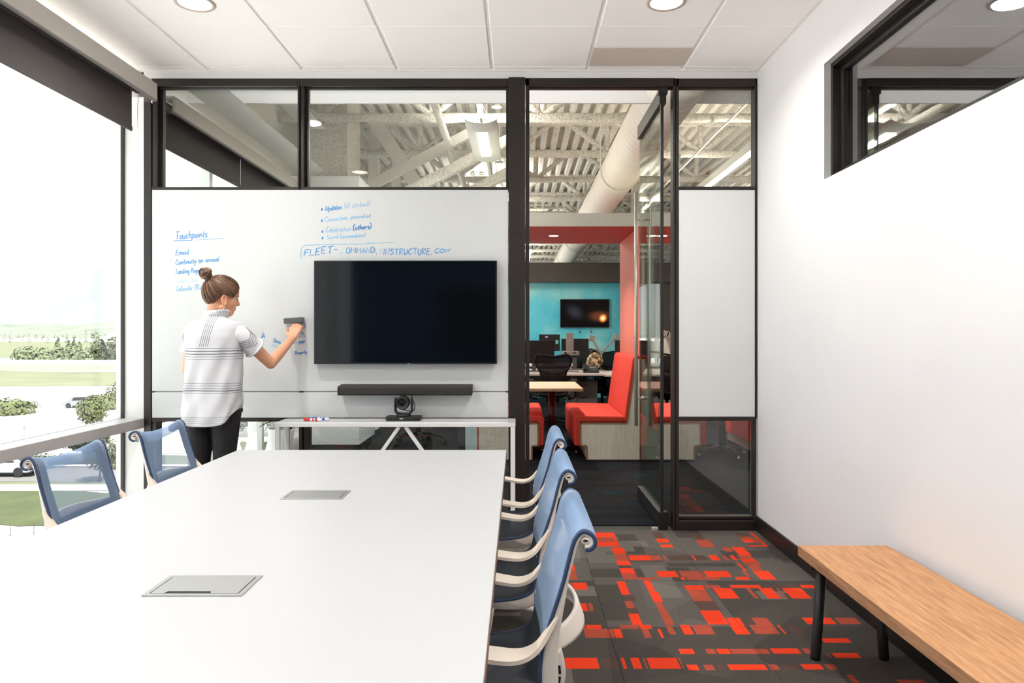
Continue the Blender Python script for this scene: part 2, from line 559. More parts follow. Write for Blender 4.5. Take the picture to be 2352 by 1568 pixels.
for i in range(8):
    for j in range(13):
        tx1 = XT0 - i * TS; tx0 = max(tx1 - TS, -2.60)
        ty1 = min(YT0 - j * TS, YW + 0.02); ty0 = max(YT0 - (j + 1) * TS, YB)
        if tx1 - tx0 < 0.02 or ty1 - ty0 < 0.02:
            continue
        xs, ys = {tx0, tx1}, {ty0, ty1}
        rs = [r for r in rects if r[1] > tx0 and r[0] < tx1 and r[3] > ty0 and r[2] < ty1]
        for r in rs:
            for v in r[:2]:
                if tx0 + .004 < v < tx1 - .004: xs.add(round(v, 3))
            for v in r[2:4]:
                if ty0 + .004 < v < ty1 - .004: ys.add(round(v, 3))
        xs, ys = sorted(xs), sorted(ys)
        t = MB()
        base = rc.choice([0, 0, 1])
        g = 0.0008
        for a in range(len(xs) - 1):
            run = None
            for b in range(len(ys) - 1):
                cx, cy = (xs[a] + xs[a + 1]) / 2, (ys[b] + ys[b + 1]) / 2
                mi = base
                for r in rs:
                    if r[0] < cx < r[1] and r[2] < cy < r[3]: mi = r[4]
                X0 = xs[a] + (g if a == 0 else 0); X1 = xs[a + 1] - (g if a == len(xs) - 2 else 0)
                Y0 = ys[b] + (g if b == 0 else 0); Y1 = ys[b + 1] - (g if b == len(ys) - 2 else 0)
                if run and run[0] == mi:
                    run[2] = Y1
                else:
                    if run: t.add([(X0, run[1], 0), (X1, run[1], 0), (X1, run[2], 0), (X0, run[2], 0)], [(0, 1, 2, 3)], run[0])
                    run = [mi, Y0, Y1]
            t.add([(X0, run[1], 0), (X1, run[1], 0), (X1, run[2], 0), (X0, run[2], 0)], [(0, 1, 2, 3)], run[0])
        e = (tx0 + g, tx1 - g, ty0 + g, ty1 - g)
        t.add([(e[0], e[2], 0), (e[1], e[2], 0), (e[1], e[3], 0), (e[0], e[3], 0), (e[0], e[2], -.0078), (e[1], e[2], -.0078), (e[1], e[3], -.0078), (e[0], e[3], -.0078)],
              [(0, 4, 5, 1), (1, 5, 6, 2), (2, 6, 7, 3), (3, 7, 4, 0), (4, 7, 6, 5)], 1)
        t.build('carpet_tile', CARPET, floor, fix=False)

# office carpet: dark blue-black with teal flecks
def office_carpet():
    m, nt, out = new_mat('office_carpet')
    b = N(nt, 'ShaderNodeBsdfPrincipled')
    b.inputs['Roughness'].default_value = 0.95
    b.inputs['Specular IOR Level'].default_value = 0.1
    tc = N(nt, 'ShaderNodeTexCoord')
    mp = N(nt, 'ShaderNodeMapping')
    mp.inputs['Scale'].default_value = (1.0, 2.2, 1)
    n1 = N(nt, 'ShaderNodeTexNoise'); n1.inputs['Scale'].default_value = 2.2; n1.inputs['Detail'].default_value = 1
    n2 = N(nt, 'ShaderNodeTexNoise'); n2.inputs['Scale'].default_value = 120; n2.inputs['Detail'].default_value = 2
    r1 = N(nt, 'ShaderNodeValToRGB')
    e = r1.color_ramp.elements
    e[0].position = 0.35; e[0].color = s2l((20, 22, 25)) + (1,)
    e[1].position = 0.72; e[1].color = s2l((16, 44, 54)) + (1,)
    k = r1.color_ramp.elements.new(0.56); k.color = s2l((30, 31, 33)) + (1,)
    k = r1.color_ramp.elements.new(0.63); k.color = s2l((17, 22, 27)) + (1,)
    mr = N(nt, 'ShaderNodeMapRange'); mr.inputs['From Min'].default_value = .3; mr.inputs['From Max'].default_value = .7; mr.inputs['To Min'].default_value = 0.25; mr.inputs['To Max'].default_value = 1.75
    mu = N(nt, 'ShaderNodeVectorMath', operation='SCALE')
    L = nt.links.new
    L(tc.outputs['Object'], mp.inputs[0]); L(mp.outputs[0], n1.inputs['Vector']); L(tc.outputs['Object'], n2.inputs['Vector'])
    L(n1.outputs[0], r1.inputs[0]); L(n2.outputs[0], mr.inputs['Value']); L(r1.outputs[0], mu.inputs[0]); L(mr.outputs[0], mu.inputs['Scale'])
    L(mu.outputs[0], b.inputs['Base Color']); L(b.outputs[0], out.inputs[0])
    return m
struct('floor', MB().box(-2.62, 7.0, YW + FR, 27.2, -0.12, 0.0), office_carpet(), label='dark blue-black carpet floor of the open office')
struct('floor', MB().box(1.70, 7.0, YB - 0.1, YW + FR, -0.12, 0.0), M['black'], label='floor of the dark room next door')

# ---- ceiling: grid bars and tiles, each tile a piece
ceiling = struct('ceiling', MB().box(-2.62, 1.60, YB, YW, ZC + 0.10, ZC + 0.13), M['ceil'], label='suspended white tile ceiling')
xl = [-2.62] + [-0.167 + 0.6135 * k for k in range(-3, 3)] + [1.567]
yl = [YW, 4.608] + [4.608 - 0.606 * k for k in range(1, 12)]
yl = [y for y in yl if y > YB] + [YB]
DL = [(-1.675, 3.72), (0.765, 3.71), (-1.675, 1.93), (0.765, 1.93), (-1.675, 0.12), (0.765, 0.12), (-0.45, -1.0)]
VENT = (0.447, 1.06, 4.30, 4.60)
tilemesh = {}
for i in range(len(xl) - 1):
    for j in range(len(yl) - 1):
        x0, x1, y1, y0 = xl[i], xl[i + 1], yl[j], yl[j + 1]
        if abs(x0 - 0.447) < .02 and j == 1:     # tile cut down beside the return-air grille
            y1 = VENT[2] - .004; 
        hole = [d for d in DL if x0 < d[0] < x1 and y0 < d[1] < y1]
        gx, gy = 0.010, 0.0045
        key = (round(x1 - x0, 3), round(y1 - y0, 3))
        cx, cy = (x0 + x1) / 2, (y0 + y1) / 2
        if key not in tilemesh:
            hx, hy = (x1 - x0) / 2 - gx, (y1 - y0) / 2 - gy
            q = MB()
            q.add([(-hx, -hy, .012), (hx, -hy, .012), (hx, hy, .012), (-hx, hy, .012), (-hx, -hy, .003), (hx, -hy, .003), (hx, hy, .003), (-hx, hy, .003),
                   (-hx + .004, -hy + .003, 0), (hx - .004, -hy + .003, 0), (hx - .004, hy - .003, 0), (-hx + .004, hy - .003, 0)],
                  [(0, 1, 2, 3), (0, 4, 5, 1), (1, 5, 6, 2), (2, 6, 7, 3), (3, 7, 4, 0), (4, 8, 9, 5), (5, 9, 10, 6), (6, 10, 11, 7), (7, 11, 8, 4), (8, 11, 10, 9)])
            o = q.build('ceiling_tile', M['ceil'], ceiling)
            tilemesh[key] = o.data
        else:
            o = bpy.data.objects.new('ceiling_tile', tilemesh[key])
            C.objects.link(o); o.parent = ceiling
        o.location = (cx, cy, ZC)
for x in xl[1:-1]:
    MB().box(x - .011, x + .011, YB, YW, ZC + .006, ZC + .03).build('grid_bar', M['tbar'], ceiling)
for y in yl[1:-1]:
    MB().box(-2.62, 1.567, y - .007, y + .007, ZC + .005, ZC + .028).build('grid_bar', M['tbar'], ceiling)
MB().box(1.545, 1.567, YB, YW, ZC - .001, ZC + .02).build('edge_angle', M['tbar'], ceiling)
MB().box(-2.62, 1.567, YW - .035, YW, ZC - .003, ZC + .02).build('edge_angle', M['tbar'], ceiling)

# return-air grille in the ceiling
vg = thing('air_grille', 'beige perforated return air grille in the ceiling near the glass door', 'vent', ((VENT[0] + VENT[1]) / 2, 4.45, ZC))
def perforated():
    m, nt, out = new_mat('perforated_grille')
    b = N(nt, 'ShaderNodeBsdfPrincipled'); b.inputs['Roughness'].default_value = .6
    tc = N(nt, 'ShaderNodeTexCoord')
    v = N(nt, 'ShaderNodeTexVoronoi'); v.inputs['Scale'].default_value = 210; v.inputs['Randomness'].default_value = 0
    r = N(nt, 'ShaderNodeValToRGB')
    r.color_ramp.elements[0].position = .3; r.color_ramp.elements[0].color = s2l((166, 153, 143)) + (1,)
    r.color_ramp.elements[1].position = .42; r.color_ramp.elements[1].color = s2l((222, 211, 201)) + (1,)
    nt.links.new(tc.outputs['Object'], v.inputs['Vector']); nt.links.new(v.outputs['Distance'], r.inputs[0]); nt.links.new(r.outputs[0], b.inputs['Base Color']); nt.links.new(b.outputs[0], out.inputs[0])
    return m
MB().box(VENT[0] + .012, VENT[1] - .012, VENT[2], VENT[3], ZC - .001, ZC + .01).build('grille_face', perforated(), vg)
g = MB()
for a in ((VENT[0] + .01, VENT[1] - .01, VENT[2] - .005, VENT[2] + .003), (VENT[0] + .01, VENT[1] - .01, VENT[3] - .003, VENT[3] + .005)):
    g.box(a[0], a[1], a[2], a[3], ZC - .002, ZC + .012)
g.build('grille_frame', M['tbar'], vg)

# recessed downlights
M['lens'] = emit('downlight_lens', (255, 242, 228), 5.5)
M['dltrim'] = mat('downlight_trim', (196, 180, 168), 0.4, var=.02)
dl_labels = ['round recessed ceiling light at the top above the whiteboard side', 'round recessed ceiling light above the glass door aisle']
for k, (x, y) in enumerate(DL):
    t = thing('recessed_light', dl_labels[k] if k < 2 else 'round recessed ceiling light behind the viewer', 'ceiling light', (x, y, ZC), group='recessed lights of the meeting room ceiling', absolute=False)
    if k == 0:
        n = 36
        ring = MB()
        ring.lathe([(.080, .003), (.083, -.004), (.100, -.005), (.102, .003)], n=n, cap=False)
        r_o = ring.build('trim_ring', M['dltrim'], t, smooth=True)
        l_o = MB().lathe([(.001, -.003), (.083, -.003), (.083, .003), (.001, .003)], n=n).build('lens', M['lens'], t)
    else:
        for q in (r_o, l_o):
            c = q.copy(); C.objects.link(c); c.parent = t
    area_light('downlight_lamp', (x, y, ZC - .012), .15, DOWNLIGHT_W, (1, .98, .95), t, spread=150)

# ---- right wall with a clerestory opening
y_j, z_t, z_b = 3.678, 2.668, 2.077
wr = MB()
for y0, y1, z0, z1 in ((YB, YW + FR, -0.008, z_b), (YB, YW + FR, z_t, 4.3), (y_j, YW + FR, z_b, z_t), (YB, -1.4, z_b, z_t)):
    wr.box(XR, 1.70, y0, y1, z0, z1)
struct('wall_right', wr, M['wall'], label='plain white wall with a clerestory window')
win2 = tag(empty('window_2', (1.62, 1.2, z_b)), 'dark framed clerestory window high in the white wall', kind='structure')
def ringbox(mb, x0, x1, y0, y1, z0, z1, w_):
    mb.box(x0, x1, y0, y1, z0, z0 + w_); mb.box(x0, x1, y0, y1, z1 - w_, z1)
    mb.box(x0, x1, y0, y0 + w_, z0 + w_, z1 - w_); mb.box(x0, x1, y1 - w_, y1, z0 + w_, z1 - w_)
f = MB(); ringbox(f, 1.600, 1.690, -1.4, y_j, z_b, z_t, .022); f.build('window_frame', M['bronze'], win2, bevel=.002)
f = MB(); ringbox(f, 1.640, 1.675, -1.378, y_j - .022, z_b + .022, z_t - .022, .028); f.build('glazing_bead', M['black'], win2, bevel=.002)
MB().box(1.652, 1.660, -1.36, y_j - .03, z_b + .03, z_t - .03).build('glass_pane', M['glassclere'], win2)
struct('baseboard_right', MB().box(XR - .012, XR + .002, YB, YW - .003, 0, .098), mat('dark_brown_base', (27, 23, 21), .4), label='dark vinyl baseboard along the white wall', bevel=.003)

# ---- back wall (navy) with a screen, seen only in reflections
navy = mat('navy_wall_paint', (44, 74, 112), .7, var=.03)
struct('wall_back', MB().box(-2.62, 1.70, YB - .12, YB, -.008, 4.3), navy, label='navy back wall behind the viewer')
tvb = thing('television', 'black wall screen on the navy back wall', 'television', (-.45, YB + .05, 1.1))
MB().box(-1.29, .40, YB + .002, YB + .05, 1.09, 2.02).build('bezel', M['black'], tvb, bevel=.004)
MB().box(-1.275, .385, YB + .05, YB + .052, 1.105, 2.005).build('screen', M['black'], tvb)
sbb = MB().box(-.95, .05, YB + .002, YB + .08, .93, 1.0).build('soundbar', M['black'], bevel=.01)
tag(sbb, 'black soundbar under the screen on the navy back wall', 'soundbar')

# ---- window wall on the left: curtain wall from the room on into the office
M['wfr'] = M['alum']
def window_run(name, y0, y1, mulls, label, end_label=None):
    wv = tag(empty(name, (XG, (y0 + y1) / 2, 0)), label, kind='structure')
    s = MB(); s.box(-2.63, XL, y0, y1, .672, .735); s.build('sill', M['sill'], wv, bevel=.003)
    s = MB(); s.box(-2.63, -2.54, y0, y1, 0, .05); s.build('bottom_rail', M['alum'], wv, bevel=.003)
    s = MB(); s.box(-2.63, -2.54, y0, y1, 2.98, 3.06); s.build('head_rail', M['alum'], wv, bevel=.003)
    ms = [y0] + mulls + [y1]
    for y in mulls:
        MB().box(-2.66, -2.52, y - .03, y + .03, .05, 2.98).build('mullion', M['alum'], wv, bevel=.003)
    for a, b in zip(ms[:-1], ms[1:]):
        MB().box(XG - .008, XG, a + .004, b - .004, .05, .672).build('glass_pane', M['glassext'], wv)
        MB().box(XG - .008, XG, a + .004, b - .004, .735, 2.98).build('glass_pane', M['glassext'], wv)
    return wv
window_run('window_1', YB, YW, [-.7, .6, 1.9, 3.2], 'tall window wall with an aluminium sill beside the table')
window_run('window_3', YW + .10, 26.9, [5.9, 7.1, 8.3, 9.7, 11.2, 12.7, 14.2, 15.7, 17.2, 18.7, 20.2, 21.7, 23.2, 24.7], 'tall window wall of the office beyond the glass partition')
MB().box(XG - .008, XG + .012, YW - .012, YW, .735, 2.98).build('glass_gasket', M['black'], bpy.data.objects['window_1'])
MB().box(XG - .008, XG + .012, YW - .012, YW, .05, .672).build('glass_gasket', M['black'], bpy.data.objects['window_1'])
struct('wall_left', MB().box(-2.75, -2.60, YB - .12, 27.2, 3.06, 4.45).box(-2.75, -2.62, YB - .12, 27.2, -.6, .0), M['alum'], label='spandrel band above and below the window wall')
struct('trim_1', MB().box(-2.63, XL, YW, YW + .10, 0, 3.0), M['alum'], label='white filler panel between window and glass partition')

# roller shade with its valance, in the room and again in the office bay
def shade(y0, y1, label, seam=None):
    t = thing('roller_shade', label, 'blind', (-2.43, (y0 + y1) / 2, 2.576))
    MB().box(-2.345, -2.330, y0, y1, 2.795, 2.900).build('valance', M['valance'], t, bevel=.002)
    MB().box(-2.352, -2.330, y0, y1, 2.787, 2.796).build('valance_lip', mat('valance_edge', (150, 145, 140), .5), t)
    MB().box(-2.52, -2.345, y0, y1, 2.888, 2.900).build('valance_top', M['valance'], t)
    segs = [y0 + .01] + ([seam] if seam else []) + [y1 - .075]
    for a, b in zip(segs[:-1], segs[1:]):
        MB().box(-2.4525, -2.4505, a, b - .008, 2.60, 2.86).build('shade_fabric', M['blind'], t)
        MB().box(-2.458, -2.445, a, b - .008, 2.572, 2.602).build('hem_bar', M['blind'], t, bevel=.003)
    MB().tube([(-2.43, y0 + .01, 2.85), (-2.43, y1 - .05, 2.85)], .03, 14).build('roller_tube', M['blind'], t, smooth=True)
    MB().box(-2.47, -2.345, y1 - .05, y1 - .044, 2.80, 2.89).build('end_bracket', M['valance'], t)
    ch = MB()
    pts = catmull([(-2.42, y1 - .055, 2.84), (-2.428, y1 - .058, 2.72), (-2.43, y1 - .052, 2.60)], 5)
    ch.tube(pts, .0022, 5)
    ch.build('pull_chain', M['steelwhite'], t)
    return t
shade(YB, 4.64, 'charcoal roller shade with pale valance above the meeting room window')
shade(YW + FR + .03, 9.75, 'charcoal roller shade of the office window seen through the glass partition', seam=6.35)

# ---- glass partition at the far end
wf = tag(empty('wall_front', (-.4, YW, 0)), 'dark framed glass partition to the office', kind='structure')
def X4(u): return (u - VPU) / FPX * YW
def Z4(v): return CZ - (v - VPV) / FPX * YW
def post(u0, u1, z0=0.0, z1=None, y0=YW, y1=YW + FD, name='post'):
    return MB().box(X4(u0), X4(u1), y0, y1, z0, z1 or Z4(180)).build(name, M['bronze'], wf, bevel=.003)
post(330, 347, 0, 2.80)
post(347.5, 358, 0, Z4(180), YW + .01)
post(1168, 1206, 0, Z4(178.5), YW - .012)
post(1207, 1216)
post(1546, 1551.5)
post(1552.5, 1559.5)
post(1734, 1739.5)
post(683.5, 687.5, Z4(437)); post(689.5, 697, Z4(437), None, YW + .01)
post(684, 692, 0, Z4(960), YW + .02); post(694, 708, 0, Z4(960), YW + .03)
def rail(u0, u1, v0, v1, dy=0.0, d=FD):
    return MB().box(X4(u0), X4(u1), YW + dy, YW + d, Z4(v1), Z4(v0)).build('rail', M['bronze'], wf, bevel=.003)
rail(348, 683, 180, 198); rail(688, 1168, 180, 198); rail(1207, 1551, 178, 198); rail(1553, 1739, 180, 198)
for u0, u1 in ((358, 683), (697, 1168), (1216, 1546), (1559, 1734)):      # stepped inner lip under the header
    rail(u0, u1, 198, 200, .03, .05)
rail(348, 684, 429, 436.5); rail(690, 1168, 429, 436.5); rail(1559, 1739, 428, 435)
rail(348, 692, 959.5, 968); rail(694, 1168, 959.5, 968); rail(1559, 1739, 957.5, 966)
rail(348, 692, 1190, 1221); rail(694, 1168, 1190, 1221); rail(1557, 1739, 1196, 1222); rail(1557, 1739, 1188, 1195, .03)
for u0, u1, v0, v1 in ((358, 366, 198, 430), (697, 704, 198, 430), (1162, 1168, 198, 430), (678, 684, 198, 430)):
    MB().box(X4(u0), X4(u1), YW + .05, YW + FD, Z4(v1), Z4(v0)).build('glazing_bead', M['bronze'], wf)
pane_y = YW + .066
for u0, u1, v0, v1 in ((356, 685, 197, 432), (694, 1168, 197, 432), (1557, 1736, 197, 431), (356, 690, 966, 1200), (696, 1168, 966, 1200), (1557, 1736, 964, 1198)):
    MB().box(X4(u0), X4(u1), pane_y, pane_y + .008, Z4(v1), Z4(v0)).build('glass_pane', M['glass'], wf)
MB().box(X4(1559.5), X4(1738), YW + .004, YW + .05, Z4(957), Z4(436)).build('white_panel', M['panel'], wf, bevel=.002)
MB().box(X4(350), X4(1167), YW + .001, YW + .05, Z4(959), Z4(438)).build('backing_panel', M['officewall'], wf)
MB().box(X4(1736.5), X4(1740), YW - .004, YW + .01, .0, Z4(960)).build('corner_bead', M['satin'], wf)
struct('trim_2', MB().box(-2.62, XR, YW, YW + .05, Z4(180), ZC + .1), M['wall'], label='white strip of wall between ceiling and dark header')
struct('wall_bulkhead', MB().box(-2.60, 7.0, YW + .05, YW + FR, Z4(180), 4.3), M['wall'], label='white bulkhead over the glass partition')
struct('wall_beam', MB().box(-2.60, 7.0, 5.65, 5.67, 3.10, 4.3), M['wall'], label='white dropped fascia in the office behind the glass partition')
struct('wall_side', MB().box(1.70, 7.0, YW + FR - .1, YW + FR, 0, 3.0), M['officewall'], label='office side of the next room wall')

# ---- pivot glass door standing open into the office
d = tag(empty('door_1', (.955, YW + .06, 0)), 'frameless glass pivot door standing open into the office', kind='structure')
dx, dy0, dy1 = .952, YW + .03, 5.60
MB().box(dx - .006, dx + .006, dy0, dy1, .10, 2.80).build('glass_pane', M['glassdoor'], d)
MB().box(dx - .022, dx + .022, dy0 - .01, dy1, 2.80, 2.90).build('top_rail', M['blackmetal'], d, bevel=.002)
MB().box(dx - .022, dx + .022, dy0 - .01, dy1, .008, .105).build('bottom_rail', M['blackmetal'], d, bevel=.002)
MB().box(dx - .016, dx + .004, dy0 - .012, dy0 + .006, .10, 2.80).build('edge_seal', M['black'], d)
MB().box(dx - .03, dx + .03, dy0 - .02, dy0 + .03, 2.86, 2.93).build('top_pivot', M['blackmetal'], d, bevel=.004)
MB().box(dx - .03, dx + .03, dy0 - .025, dy0 + .03, 0.0, .12).build('bottom_pivot', M['blackmetal'], d, bevel=.004)
MB().box(dx - .075, dx - .035, dy0 - .03, dy0 + .0, 0.0, .018).build('floor_plate', M['steel'], d, bevel=.002)
for s in (-1, 1):
    h = MB().tube([(dx + s * .055, 5.46, .588), (dx + s * .055, 5.46, 2.358)], .0135, 16).build('pull_handle', M['steel'], d, smooth=True)
for z in (.80, 2.155):
    MB().tube([(dx - .055, 5.46, z), (dx - .012, 5.46, z), (dx - .011, 5.46, z), (dx + .011, 5.46, z), (dx + .012, 5.46, z), (dx + .055, 5.46, z)], [.008, .008, .014, .014, .008, .008], 12).build('handle_standoff', M['steel'], d, smooth=True)
# ================================================================== MEETING ROOM FURNITURE
# ---- conference table
TZ, TX0, TX1, TY0, TY1 = .740, -1.320, -.0545, .45, 3.388
tb = thing('conference_table', 'long white conference table filling the left of the room', 'table', ((TX0 + TX1) / 2, (TY0 + TY1) / 2, 0))
MB().box(TX0, TX1, TY0, TY1, TZ - .026, TZ).build('tabletop', M['tabletop'], tb, bevel=.0015)
e = MB()
e.box(TX1, TX1 + .0015, TY0, TY1, TZ - .026, TZ - .003); e.box(TX0 - .0015, TX0, TY0, TY1, TZ - .026, TZ - .003); e.box(TX0, TX1, TY1, TY1 + .0015, TZ - .026, TZ - .003); e.box(TX0, TX1, TY0 - .0015, TY0, TZ - .026, TZ - .003)
e.build('edge_band', M['tableedge'], tb)
for y in (1.0, 2.75):
    MB().box(-.687 - .30, -.687 + .30, y - .30, y + .30, .0, .02).build('foot_plate', M['steelwhite'], tb, bevel=.004)
    MB().box(-.687 - .11, -.687 + .11, y - .09, y + .09, .02, TZ - .05).build('pedestal', M['steelwhite'], tb, bevel=.006)
    MB().box(-1.15, -.22, y - .04, y + .04, TZ - .056, TZ - .026).build('crossbar', M['steelwhite'], tb, bevel=.003)
MB().box(-.72, -.655, .9, 2.85, TZ - .056, TZ - .026).build('spine_beam', M['steelwhite'], tb)
for (x0, x1, y0, y1, front, lab) in ((-.7865, -.5765, 1.4985, 1.624, True, 'large brushed metal cable hatch in the near half of the table'),
                                     (-.7875, -.582, 2.373, 2.505, False, 'brushed metal cable hatch in the far half of the white table')):
    t = thing('cable_hatch', lab, 'cable hatch', ((x0 + x1) / 2, (y0 + y1) / 2, TZ), group='cable hatches in the conference table')
    fr = MB(); b = .011
    fr.box(x0, x1, y0, y0 + b, TZ - .0, TZ + .0025); fr.box(x0, x1, y1 - b, y1, TZ, TZ + .0025); fr.box(x0, x0 + b, y0 + b, y1 - b, TZ, TZ + .0025); fr.box(x1 - b, x1, y0 + b, y1 - b, TZ, TZ + .0025)
    fr.build('hatch_frame', M['satin'], t, bevel=.0008)
    MB().box(x0 + b, x1 - b, y0 + b, y1 - b, TZ, TZ + .0006).build('hatch_well', M['black'], t)
    g = .0022
    ax0, ax1, ay0, ay1 = x0 + b + g, x1 - b - g, y0 + b + g, y1 - b - g
    if front:
        poly = [(ax0, ay0), (ax0 + .028, ay0), (ax0 + .032, ay0 + .012), (ax0 + .122, ay0 + .012), (ax0 + .126, ay0), (ax1, ay0), (ax1, ay1), (ax0, ay1)]
    else:
        poly = [(ax0, ay0), (ax1, ay0), (ax1, ay1), (ax0 + .145, ay1), (ax0 + .142, ay1 - .006), (ax0 + .048, ay1 - .006), (ax0 + .045, ay1), (ax0, ay1)]
    MB().prism(poly, 'z', TZ + .0006, TZ + .0026).build('hatch_lid', M['satin'], t, bevel=.0005)

# ---- mesh chairs: rails, woven suspension, arms, spine, five-star base
M['chairwhite'] = mat('chair_warm_white_plastic', (228, 218, 207), .45, var=.015)
M['chairarm'] = mat('chair_arm_cream', (226, 212, 196), .5, var=.015)
M['weave'] = see_through('blue_woven_mesh', (140, 164, 196), .36)
M['seatweave'] = see_through('shade_tinted_seat_mesh', (50, 54, 62), .90)  # seat mesh darkened in its colour for the shade under the table
M['weavedark'] = mat('mesh_border_slate', (72, 80, 98), .75, var=.05, scale=60)
M['piping'] = mat('navy_piping', (44, 64, 98), .7, var=.2, scale=300)
PROF = [(-.300, .806), (-.314, .809), (-.3225, .823), (-.315, .840), (-.294, .8475), (-.276, .828), (-.2635, .785), (-.2515, .738), (-.2365, .69), (-.219, .637), (-.205, .590), (-.199, .545),
        (-.198, .505), (-.185, .468), (-.150, .447), (-.090, .436), (0.0, .432), (.10, .437), (.175, .442), (.215, .432), (.232, .412)]
def prof3(y, off=0.0):
    return [Vector((x, y, z)) for x, z in PROF]
def make_chair():
    t = thing('mesh_chair', 'x', 'chair', absolute=False)
    path = catmull([Vector((x, 0, z)) for x, z in PROF], 4)
    n = len(path)
    # arc length parameter
    H = .212
    def surf(off):
        def fn(a, b):
            k = a * (n - 1)
            i = min(int(k), n - 2)
            p = path[i].lerp(path[i + 1], k - i)
            dd = (path[min(i + 1, n - 1)] - path[max(i - 1, 0)]).normalized()
            nrm = Vector((dd.z, 0, -dd.x)) * -1
            y = (b * 2 - 1)
            s = 1 - y * y
            top = max(0.0, min(1.0, (p.z - .66) / .16))
            wid = H * (1 + .045 * max(0, min(1, (.62 - p.z) / .2))) * (1 - .03 * top)
            q = p + nrm * off + Vector((-.012 * s * (1 if p.z > .5 else 0), 0, -.026 * s * top * top - (.012 * s if p.z < .5 else 0)))
            return (q.x, y * wid, q.z)
        return fn
    f0 = surf(.004)
    kb = max(i for i in range(n) if path[i].z > .515 and path[i].x < -.15)
    MB().grid(lambda a, b: f0(a * kb / (n - 1), b), kb, 14).build('mesh_back', M['weave'], t, smooth=True)
    MB().grid(lambda a, b: f0((kb + a * (n - 1 - kb)) / (n - 1), b), n - 1 - kb, 14).build('mesh_seat', M['seatweave'], t, smooth=True)
    ktop = [i for i in range(n) if path[i].z > .60]
    # slate bands where the weave lies doubled over rails, roll and cross member
    f = surf(.0065)
    fb = surf(.0012)
    kt0 = min(i for i in range(n) if path[i].z > .846)
    kt1 = max(i for i in range(n) if path[i].z > .808)
    fk = surf(-.0045)
    MB().grid(lambda a, b: fk((kt0 + (kt1 - kt0) * a) / (n - 1), .02 + .96 * b), 8, 12).build('top_fold', M['weave'], t, smooth=True, fix=False)
    i1 = max(i for i in range(n) if path[i].z > .46 and path[i].x < -.15)
    for b0, b1 in ((0.0, .125), (.875, 1.0)):
        MB().grid(lambda a, b: fb(a * i1 / (n - 1), b0 + (b1 - b0) * b), 44, 2).build('mesh_border', M['weavedark'], t, smooth=True, fix=False)
    for s in (-1, 1):
        rw = [.030] * n
        pts, tt = [], []
        for i, p in enumerate(path):
            dd = (path[min(i + 1, n - 1)] - path[max(i - 1, 0)]).normalized()
            nrm = Vector((dd.z, 0, -dd.x))
            low = max(0.0, min(1.0, (.74 - p.z) / .2)) if p.x < -.15 else max(0, .55 + p.x * -.5)
            th = .011 + .030 * low if p.x < -.15 else max(.007, .041 * (1 - (p.x + .15) / .06))
            q = p + nrm * (th / 2)
            pts.append(Vector((q.x, s * (.205 + .010 * max(0, min(1, (.62 - p.z) / .2))), q.z)))
            tt.append(th)
        MB().sweep(pts, (0, 1, 0), .020, tt, rnd=.3).build('side_rail', M['chairwhite'], t, smooth=True)
        pp = [Vector((p.x, s * (.2155 + .010 * max(0, min(1, (.62 - p.z) / .2))), p.z)) for p in path]
        MB().tube(pp, .0048, 6).build('edge_piping', M['piping'], t, smooth=True)
        rc_ = MB().ell((-.3035, s * .206, .8245), .0145, .010, .0105, 16, 8).build('roll_end', M['chairwhite'], t, smooth=True)
        MB().ell((-.301, s * .2135, .8265), .0068, .0035, .0032, 12, 6).build('roll_eye', M['black'], rc_, smooth=True)
        # armrest ribbon leaving the rail low on the back
        arm = catmull([(-.236, s * .222, .660), (-.214, s * .226, .625), (-.188, s * .232, .594), (-.150, s * .238, .580), (-.09, s * .244, .586), (.0, s * .246, .604), (.10, s * .244, .618), (.155, s * .240, .618)], 5)
        m_ = len(arm)
        wv = [.018 + .052 * min(1, i / (m_ * .5)) for i in range(m_)]
        wv[-1] = .03
        th_ = [.006 + .006 * min(1, i / 6) for i in range(m_)]
        smooth_angle(MB().sweep(arm, (0, 1, 0), wv, th_, rnd=.22).build('armrest', M['chairarm'], t), 50)
        sp = catmull([(-.222, s * .200, .575), (-.232, s * .196, .525), (-.215, s * .185, .462), (-.165, s * .150, .408), (-.085, s * .075, .375), (-.01, s * .03, .365)], 5)
        m_ = len(sp)
        so = MB().sweep(sp, (0, 1, 0), [.024] * m_, [.052 - .012 * i / m_ for i in range(m_)], rnd=.3).build('spine_arm', M['chairwhite'], t, smooth=True)
        sl = MB()
        for q in (4, 6.6, 9.2, 11.8):
            i = int(q); p = sp[i]
            dd = (sp[i + 1] - sp[i - 1]).normalized()
            Mx = Matrix((dd, Vector((0, 1, 0)), dd.cross(Vector((0, 1, 0))))).transposed()
            sl.obox(p, .0095, .0140, .014, Mx)
        sl.build('spine_slots', M['black'], so)
    # bowed cross member behind the lumbar
    cm = [Vector((-.226 - .078 * (1 - (y / .2) ** 2) ** .8, y, .598)) for y in [(-.2 + .4 * k / 20) for k in range(21)]]
    MB().sweep(cm, (.35, 0, 1), [.060 - .014 * abs(k - 10) / 10 for k in range(21)], .010, rnd=.3).build('cross_member', M['chairwhite'], t, smooth=True)
    MB().sweep([Vector((-.2235 - .012 * (1 - (y / .2) ** 2), y, .604)) for y in [-.2 + .4 * k / 16 for k in range(17)]], (.30, 0, 1), .036, .008, rnd=.3).build('lower_band', M['weavedark'], t, smooth=True)
    MB().sweep(catmull([(-.02, 0, .358), (.06, 0, .355), (.14, 0, .372), (.20, 0, .395)], 4), (0, 1, 0), .24, .016, rnd=.3).build('seat_pan', M['chairwhite'], t, smooth=True)
    MB().lathe([(.03, .335), (.06, .345), (.06, .372), (.03, .378)], n=20).build('tilt_housing', M['chairwhite'], t, smooth=True)
